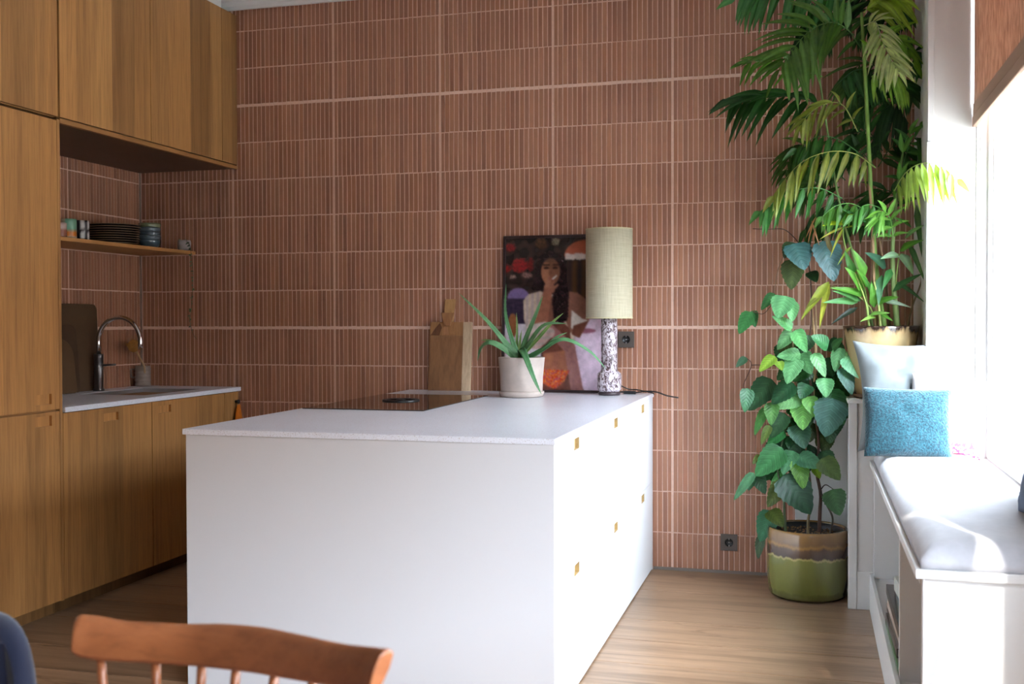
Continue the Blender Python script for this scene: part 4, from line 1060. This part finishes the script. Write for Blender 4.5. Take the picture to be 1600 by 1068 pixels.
# dry brown husks
for a_ in [((1275, 338), (1258, 372)), ((1276, 340), (1270, 385)), ((1268, 345), (1282, 388)), ((1270, 350), (1262, 380))]:
    blade(a_[0], a_[1], 3, (160, 112, 76), -.02, -.02)

# ------------------------------------------------------------------ green pot with climbing vine
gx, gy = -.010, 5.275
iv = thing('climbing_vine', 'broad-leaved climbing vine in an olive green glazed pot', 'plant', (gx, gy, 0))
b = MB(); b.lathe((gx, gy, 0), [(.150, .002), (.172, .008), (.180, .022), (.176, .036), (.182, .048), (.187, .10), (.188, .24), (.185, .312), (.181, .322), (.175, .324), (.171, .316), (.168, .27)], 64); b.build('pot', 'greenpot', iv)
b = MB(); b.lathe((gx, gy, 0), [(.150, .27), (.158, .30), (.161, .317), (.156, .319), (.150, .300), (.146, .285)], 48, cap=False); b.build('inner_pot', 'black', iv)
b = MB(); b.lathe((gx, gy, 0), [(.166, .262), (.1665, .268), (.148, .292), (.08, .297), (.001, .298)], 36); b.build('soil', 'soil', iv)
b = MB(); b.col = lin((150, 112, 70))
for k in range(150):
    a_ = random.uniform(0, 2*pi); rr = .14*sqrt(random.random()); m_ = Matrix.Translation((gx+rr*cos(a_), gy+rr*sin(a_), .298)) @ Matrix.Rotation(random.uniform(0, 6), 4, 'Z') @ Matrix.Rotation(random.uniform(0, 1), 4, 'X')
    s = random.uniform(.002, .005); b.box(-s, s, -s*.6, s*.6, -s*.4, s*.5, m_)
stuff(b.build('bark_chips', 'stem', iv))
VY = gy
def V(px, py, dy=0): return at(px, py, VY+dy)
def stem(pts, r0, r1, col, nm='stem'):
    b = MB(); b.col = lin(col); b.tube(spline([V(*p) for p in pts], 30), r0, 8, taper=r1); b.build(nm, 'stem', iv)
stem([(1280, 838, 0), (1281, 800, 0), (1282, 770, .02), (1276, 735, .03), (1279, 690, .04), (1270, 620, .05), (1262, 560, .05), (1268, 500, .05), (1266, 430, .06), (1258, 385, .06)], .009, .003, (92, 62, 48))
stem([(1262, 840, -.05), (1263, 810, -.03), (1268, 780, 0), (1262, 720, .02), (1250, 640, .02), (1240, 560, 0), (1238, 515, -.02), (1234, 470, -.03)], .007, .002, (110, 92, 60))
stem([(1228, 838, -.04), (1226, 805, -.04), (1224, 770, -.03), (1215, 730, 0), (1225, 680, .02), (1240, 640, .03)], .007, .003, (78, 92, 58))
stem([(1296, 838, -.02), (1301, 810, -.03), (1290, 785, 0), (1281, 765, .02)], .005, .004, (70, 56, 44))
stem([(1282, 765, .02), (1290, 757, 0), (1302, 764, -.02)], .003, .002, (60, 48, 40))
stem([(1268, 480, .06), (1272, 520, .05), (1274, 560, .06), (1270, 640, .06)], .006, .005, (188, 152, 112))
stem([(1274, 470, .07), (1276, 530, .07), (1275, 560, .06)], .004, .004, (196, 164, 128))
stem([(1176, 357, .1), (1200, 358, .08), (1224, 358, .08), (1240, 370, .07), (1252, 385, .06)], .0018, .0022, (66, 42, 36))
stem([(1215, 463, -.02), (1204, 478, -.04), (1192, 490, -.05), (1176, 486, -.05)], .0022, .0015, (84, 50, 40))
stem([(1166, 558, 0), (1174, 570, 0), (1162, 600, 0), (1165, 608, 0)], .002, .0018, (84, 50, 40))
stem([(1174, 570, 0), (1188, 570, 0), (1215, 572, .02), (1235, 590, .03)], .0022, .002, (84, 50, 40))
stem([(1224, 400, .05), (1216, 420, .04), (1209, 458, .0)], .002, .0018, (150, 120, 96))
vrand = random.Random(11)
def vl(bp, tp_, w, col, dy=None, dt=-.05):
    dy = vrand.uniform(-.10, .02) if dy is None else dy
    if tp_[0] < 1215 and dy < -.02: dy += .03
    k = VY/1689; b = MB()
    c = tuple(x*vrand.uniform(.9, 1.1) for x in lin(col))
    leaf(b, V(bp[0], bp[1], dy), V(tp_[0], tp_[1], dy+dt), w*k*1.12, nrm=(vrand.uniform(-.35, .35), -.8, vrand.uniform(.3, .8)), fold=vrand.uniform(.05, .25), droop=vrand.uniform(.08, .22), tooth=.05, col=c, n=15, prof='heart', vein=tuple(x*1.45+.01 for x in c))
    b.build('leaf', 'leaf', iv, fix=False)
LT, MD_, DK, OL, BL = (92, 152, 98), (48, 104, 58), (28, 66, 36), (74, 88, 34), (40, 78, 80)
Lv = [((1174, 487), (1154, 521), 24, MD_), ((1176, 485), (1180, 511), 16, MD_), ((1210, 458), (1189, 484), 17, MD_), ((1228, 462), (1215, 496), 36, LT), ((1236, 470), (1238, 502), 22, LT), ((1238, 513), (1207, 493), 18, LT),
      ((1239, 516), (1214, 546), 21, LT), ((1243, 515), (1260, 550), 22, LT), ((1251, 553), (1214, 556), 21, LT), ((1245, 559), (1229, 599), 31, LT), ((1252, 550), (1268, 584), 26, LT), ((1272, 551), (1290, 589), 20, LT),
      ((1294, 541), (1268, 524), 24, MD_), ((1300, 545), (1316, 528), 18, MD_), ((1166, 558), (1150, 573), 12, DK), ((1211, 556), (1186, 580), 21, (110, 150, 50)), ((1216, 564), (1222, 578), 14, (100, 138, 50)), ((1206, 592), (1169, 641), 38, DK),  # larger yellow-green leaf: light from behind put into its colour
      ((1168, 606), (1164, 644), 22, (50, 100, 60)), ((1240, 598), (1205, 630), 32, DK), ((1250, 620), (1210, 636), 36, (120, 176, 112)), ((1255, 621), (1254, 671), 38, (116, 176, 92)), ((1262, 619), (1277, 652), 24, (120, 176, 100)),
      ((1288, 590), (1291, 620), 26, LT), ((1313, 543), (1304, 580), 22, LT), ((1320, 551), (1355, 574), 24, (120, 176, 130)), ((1322, 556), (1344, 590), 28, (120, 176, 134)), ((1316, 574), (1332, 616), 24, (84, 124, 112)),
      ((1302, 622), (1289, 682), 48, (66, 104, 96)), ((1296, 608), (1320, 662), 34, (48, 104, 62)), ((1244, 663), (1258, 700), 36, (70, 114, 96)), ((1226, 645), (1204, 684), 28, DK), ((1203, 664), (1189, 694), 13, OL),
      ((1198, 636), (1178, 680), 17, (62, 112, 54)), ((1206, 628), (1205, 664), 22, (66, 108, 50)), ((1224, 672), (1199, 696), 24, MD_), ((1222, 699), (1180, 744), 38, MD_), ((1240, 704), (1222, 740), 28, (74, 130, 92)),
      ((1246, 712), (1287, 730), 30, (64, 116, 82)), ((1246, 717), (1256, 764), 28, (92, 144, 62)), ((1224, 742), (1268, 802), 54, (28, 70, 48)), ((1226, 737), (1204, 756), 15, LT), ((1181, 740), (1196, 771), 22, DK),
      ((1178, 738), (1146, 781), 15, (64, 108, 78)), ((1177, 744), (1169, 766), 15, DK), ((1224, 752), (1199, 792), 26, OL), ((1283, 716), (1313, 749), 30, (74, 92, 46)), ((1274, 728), (1281, 747), 15, (120, 140, 50)),
      ((1300, 764), (1312, 805), 34, (48, 88, 50)), ((1206, 797), (1187, 846), 32, (44, 104, 72)), ((1202, 797), (1224, 822), 26, OL), ((1190, 836), (1184, 873), 15, (50, 74, 38)), ((1240, 380), (1258, 421), 42, BL),
      ((1286, 376), (1304, 439), 42, BL), ((1241, 404), (1236, 452), 36, (62, 78, 44)), ((1238, 378), (1225, 402), 21, (52, 70, 46)), ((1266, 424), (1276, 440), 19, DK), ((1190, 712), (1176, 724), 13, OL), ((1262, 600), (1250, 622), 24, (60, 110, 80))]
for a_ in Lv: vl(*a_, dt=-.03 if a_[1][0] < 1215 else -.05)
for k in range(80):
    y_ = vrand.uniform(520, 745); cx_ = 1252 + 25*sin((y_-520)/60); x_ = cx_+vrand.uniform(-42, 42); a_ = vrand.uniform(.2, 2.9); Lf = vrand.uniform(26, 40)
    vl((x_, y_), (x_+Lf*cos(a_)*.8, y_+Lf*sin(a_)), vrand.uniform(18, 30), vrand.choice([DK, DK, (34, 74, 40), (40, 84, 52), (54, 70, 32)]), vrand.uniform(.02, .10), -.03)

# ------------------------------------------------------------------ window seat
BX = .27; BY0, BY1 = 2.885, 5.066
bn = thing('window_bench', 'white built-in window bench with open book shelf', 'bench', (.48, 3.9, 0))
box('seat_board', BX-.014, WX-.003, BY0-.012, BY1, .648, .672, 'white', bn, .002)
box('end_panel', BX+.004, WX-.003, BY0, BY0+.03, 0, .648, 'white', bn, .002)
box('divider', BX+.004, WX-.02, 3.615, 3.633, .15, .648, 'white', bn, .001)
box('divider', BX+.004, WX-.02, 5.02, 5.06, .15, .648, 'white', bn, .001)
box('back_panel', WX-.018, WX-.003, BY0+.03, BY1, .0, .648, 'white', bn, 0)
box('lower_shelf', BX+.002, WX-.02, BY0+.03, BY1, .135, .152, 'white', bn, .001)
box('plinth', BX-.012, BX+.004, BY0, BY1, 0, .165, 'white', bn, .002)
box('top_rail', BX, BX+.016, BY0+.03, BY1, .625, .648, 'white', bn, .001)
# seat cushion
b = MB(); nx, ny = 14, 60; x0, x1, y0, y1 = BX+.0, WX-.006, BY0-.005, 4.99
def cz(u, v):
    e = min(u*14, (1-u)*14, v*60, (1-v)*60, 3.0)/3.0; e = sqrt(max(0, 1-(1-e)**2)) if e < 1 else 1
    return .672+.022+.048*e + .004*mn.noise(Vector((u*3, v*16, 2)))+.003*mn.noise(Vector((u*14, v*26, 7)))
def cgrid(zf, flip):
    ids = [[b.vert((x0+(x1-x0)*i/nx, y0+(y1-y0)*j/ny, zf(i/nx, j/ny))) for j in range(ny+1)] for i in range(nx+1)]
    for i in range(nx):
        for j in range(ny):
            q = (ids[i][j], ids[i+1][j], ids[i+1][j+1], ids[i][j+1]); b.face(q if not flip else q[::-1], True)
    return ids
T = cgrid(cz, False); Bt = cgrid(lambda u, v: .673, True)
bd = [(i, 0) for i in range(nx)]+[(nx, j) for j in range(ny)]+[(i, ny) for i in range(nx, 0, -1)]+[(0, j) for j in range(ny, 0, -1)]
for (a_, c), (d, e) in zip(bd, bd[1:]+bd[:1]): b.face((Bt[a_][c], Bt[d][e], T[d][e], T[a_][c]), True)
o = b.build('seat_cushion', 'linen'); tag(o, 'long pale grey seat cushion on the window bench', 'cushion')
# throw pillows
def pillow(label, c, w, h, t, rx, rz, mat, ears=.10, roll=0, seed=0, crumple=.006, group=None):
    b = MB(); n = 24; m_ = Matrix.Translation(c) @ Matrix.Rotation(rz, 4, 'Z') @ Matrix.Rotation(rx, 4, 'X') @ Matrix.Rotation(roll, 4, 'Y')
    grids = []
    for sg in (-1, 1):
        g = []
        for i in range(n+1):
            row = []
            for j in range(n+1):
                u, v_ = -1+2*i/n, -1+2*j/n
                pin = ears*((1-abs(u)**2)*abs(v_)**2); pinx = ears*((1-abs(v_)**2)*abs(u)**2)
                th = ((1-u**2)*(1-v_**2))**.42 if abs(u) < 1 and abs(v_) < 1 else 0
                nz = mn.noise(Vector((u*2.2+seed, v_*2.2, sg)))*crumple*2*th+mn.noise(Vector((u*6+seed, v_*6, sg)))*crumple*th
                row.append(b.vert(m_ @ Vector((u*w/2*(1-pinx), sg*(t/2*th+.001)+nz, v_*h/2*(1-pin)))))
            g.append(row)
        grids.append(g)
        for i in range(n):
            for j in range(n): b.face((g[i][j], g[i+1][j], g[i+1][j+1], g[i][j+1]), True)
    A_, B_ = grids; bd = [(i, 0) for i in range(n)]+[(n, j) for j in range(n)]+[(i, n) for i in range(n, 0, -1)]+[(0, j) for j in range(n, 0, -1)]
    for (a_, c_), (d, e) in zip(bd, bd[1:]+bd[:1]): b.face((A_[a_][c_], A_[d][e], B_[d][e], B_[a_][c_]), True)
    o = b.build('throw_pillow', mat); tag(o, label, 'pillow', group); return o
CT = .742
pillow('large pale blue linen pillow, rearmost on the window bench', (.425, 4.94, CT+.235), .475, .485, .13, radians(-10), radians(2), 'paleblue', .13, radians(-2), 1, .012)
pillow('white pillow with pink print, right of the teal one', (.545, 4.825, CT+.155), .30, .33, .11, radians(-13), radians(-6), 'print', .07, radians(6), 4)
pillow('rectangular teal textured pillow in front of the pale blue one', (.385, 4.70, CT+.134), .345, .29, .11, radians(-14), radians(4), 'teal', .04, radians(1), 7, .004)
pillow('grey-blue pillow on the bench at the right edge', (.645, 3.25, CT+.12), .34, .26, .10, radians(-16), radians(-82), 'greyblue', .07, 0, 9)
# books
bks = [(.274, 3.66, .30, .60, .024, (110, 140, 96), (226, 222, 212), 'green-edged flat book at the bottom of the shelf stack'),
       (.277, 3.66, .28, .58, .030, (46, 44, 46), (208, 198, 190), 'dark flat book second from the bottom of the stack'),
       (.275, 3.67, .27, .60, .030, (60, 52, 52), (206, 196, 188), 'charcoal flat book in the middle of the stack'),
       (.279, 3.66, .27, .54, .034, (212, 190, 176), (224, 216, 208), 'pale pink flat book under the topmost flat one'),
       (.276, 3.68, .26, .58, .036, (70, 60, 56), (214, 206, 198), 'brown flat book on top of the shelf stack')]
z = .1525
def book(x, y, w, l, t, cc, pc, label, z, rz=0, tilt=0, grp=None):
    r = thing('book', label, 'book', (x+w/2, y+l/2, z), grp)
    m_ = Matrix.Translation((x+w/2, y+l/2, z)) @ Matrix.Rotation(rz, 4, 'Z') @ Matrix.Rotation(tilt, 4, 'X'); c = lin(cc)
    for nm, q in (('cover', (0, .003)), ('cover', (t-.003, t))):
        b = MB(); b.col = c; b.box(-w/2, w/2, -l/2, l/2, q[0], q[1], m_); b.build(nm, 'paint', r, .0008)
    b = MB(); b.col = c; b.box(-w/2, -w/2+.003, -l/2, l/2, .0031, t-.0031, m_); b.build('spine', 'paint', r, 0)
    b = MB(); b.col = lin(pc); b.box(-w/2+.0032, w/2-.004, -l/2+.004, l/2-.004, .0031, t-.0031, m_); b.build('pages', 'paint', r, 0)
for i, (x, y, w, l, t, cc, pc, lb) in enumerate(bks):
    book(x, y, w, l, t, cc, pc, lb, z, radians([0, .8, -.8, .6, 0][i]), 0, 'books in the window bench'); z += t+.0006
book(.287, 3.70, .20, .40, .022, (52, 56, 64), (222, 220, 216), 'dark blue-grey book lying tilted above the stack', z, radians(-2), 0, 'books in the window bench'); z += .0226
book(.30, 3.72, .17, .36, .050, (218, 222, 216), (232, 230, 226), 'thick white book topmost in the bench shelf', z, radians(3), 0, 'books in the window bench')

# ------------------------------------------------------------------ foreground chairs
TK = lin((142, 84, 50))
ST = [(116, 961, 1020, 1.435), (150, 965, 1027, 1.445), (200, 973, 1030, 1.455), (288, 977, 1035, 1.47), (340, 977, 1040, 1.465), (400, 982, 1047, 1.445), (460, 994, 1057, 1.41), (520, 1007, 1067, 1.365), (572, 1013, 1074, 1.315), (596, 1015, 1079, 1.285)]
n = 54
PT = spline([at(a_, t_, y_) for a_, t_, b_, y_ in ST], n); PB = spline([at(a_, b_, y_) for a_, t_, b_, y_ in ST], n)
P = [a_.lerp(c, .5) for a_, c in zip(PT, PB)]
cen = Vector(((P[0].x+P[-1].x)/2, 1.12, 0))
ch = thing('dining_chair', 'brown wooden spindle-back chair in the foreground', 'chair', (cen.x, cen.y, 0))
tops = [(0, 963), (.02, 961), (.12, 967), (.26, 975), (.42, 977), (.60, 980), (.75, 994), (.88, 1010), (1, 1014)]
b = MB(); b.col = TK; rows = []
for i, p in enumerate(P):
    t = (P[min(i+1, n)]-P[max(i-1, 0)]); t.z = 0; t.normalize(); nr = Vector((-t.y, t.x, 0)); ht = (PT[i].z-PB[i].z)/2*(.80 if i == 0 else (.95 if i == 1 else (.90 if i == n else 1)))
    row = []
    for a_, z_ in ((-.009, -.8), (-.012, 0), (-.010, .8), (-.004, 1), (.004, 1), (.010, .8), (.012, 0), (.009, -.8), (.003, -1), (-.003, -1)):
        row.append(b.vert(p+nr*a_+nr*(.010*z_)+Vector((0, 0, z_*ht))))
    rows.append(row)
for a_, c in zip(rows, rows[1:]):
    for k in range(10): b.face((a_[k], a_[(k+1) % 10], c[(k+1) % 10], c[k]), True)
b.face(rows[0][::-1]); b.face(rows[-1])
b.build('crest_rail', 'chair', ch, .002)
ax_ = (P[-1]-P[0]); ax_.z = 0; ax_.normalize(); fwd = Vector((ax_.y, -ax_.x, 0))       # towards the camera
seatc = (P[0]+P[-1])/2; seatc.z = .45; seatc = seatc + fwd*.16
for k, s in enumerate((.145, .285, .40, .515, .62, .725, .83)):
    p = PB[int(s*n)]+Vector((0, 0, .006)); u = (p-(P[0]+P[-1])/2).dot(ax_)/.28
    q = seatc+ax_*u*.20-fwd*.17+Vector((0, 0, .01)) + fwd*abs(u)**2*.05
    rad = .0085
    b = MB(); b.col = tuple(x*1.02 for x in TK); b.tube(spline([p, p.lerp(q, .5)-fwd*.01, q], 10), rad*.85, 10, taper=rad); b.build('spindle', 'chair', ch)
b = MB(); b.col = TK; N_ = 36; rings = []
for zz, sc in ((.425, .90), (.432, .98), (.452, 1), (.458, .97)):
    rings.append([b.vert(Vector((seatc.x, seatc.y, 0))+ax_*.225*sc*math.copysign(abs(cos(2*pi*k/N_))**.7, cos(2*pi*k/N_))+fwd*.215*sc*math.copysign(abs(sin(2*pi*k/N_))**.7, sin(2*pi*k/N_))+Vector((0, 0, zz))) for k in range(N_)])
for a_, c in zip(rings, rings[1:]):
    for k in range(N_): b.face((a_[k], a_[(k+1) % N_], c[(k+1) % N_], c[k]), True)
b.face(rings[0][::-1]); b.face(rings[-1]); b.build('seat', 'chair', ch)
lg = {}
for u in (-1, 1):
    for w in (-1, 1):
        t0 = Vector((seatc.x, seatc.y, .43))+ax_*u*.15+fwd*w*.14; t1 = Vector((seatc.x, seatc.y, 0.0))+ax_*u*.205+fwd*w*.20
        lg[(u, w)] = (t0, t1); b = MB(); b.col = TK; b.tube([t0, t0.lerp(t1, .4), t1], .017, 12, taper=.012); b.build('leg', 'chair', ch)
for u in (-1, 1):
    b = MB(); b.col = TK; b.tube([lg[(u, -1)][0].lerp(lg[(u, -1)][1], .55), lg[(u, 1)][0].lerp(lg[(u, 1)][1], .55)], .009, 10); b.build('stretcher', 'chair', ch)
# blue velvet chair
bc_ = at(-105, 1000, 1.42); cxx, cyy = bc_.x, 1.42; zt = at(0, 986, 1.42).z
r = thing('velvet_chair', 'dark blue velvet chair cut by the left edge', 'chair', (cxx, cyy, 0))
b = MB(); ya = radians(15)
m_ = Matrix.Translation((cxx, cyy, 0)) @ Matrix.Rotation(ya, 4, 'Z')
prof = []
W2 = .0
edge = (m_.inverted() @ at(38, 1055, 1.42)).x
for i in range(25):
    a_ = pi*i/24; prof.append((edge*math.copysign(abs(cos(a_))**.55, cos(a_)), (zt-.28)+.28*abs(sin(a_))**.6))
prof += [(-edge*.96, .48), (-edge*.7, .44), (edge*.7, .44), (edge*.96, .48)]
rings = []
for yo, sc in ((-.03, .90), (-.018, .975), (0, 1), (.018, .975), (.03, .90)):
    rings.append([b.vert(m_ @ Vector((x*sc, yo+.10*(1-(x/edge)**2)*1.0, .66+(z_-.66)*(sc if z_ > .66 else 1)))) for x, z_ in prof])
npf = len(prof)
for a_, c in zip(rings, rings[1:]):
    for k in range(npf): b.face((a_[k], a_[(k+1) % npf], c[(k+1) % npf], c[k]), True)
b.face(rings[0][::-1]); b.face(rings[-1]); b.build('backrest', 'velvet', r)
b = MB(); b.box(-.23, .23, -.44, .05, .38, .48, m_); b.build('seat', 'velvet', r, .03, 4)
for u in (-1, 1):
    for w in (-.40, .02):
        b = MB(); b.tube([m_ @ Vector((u*.17, w, .385)), m_ @ Vector((u*.21, w*1.05, 0))], .014, 10, taper=.009); b.build('leg', 'black', r)
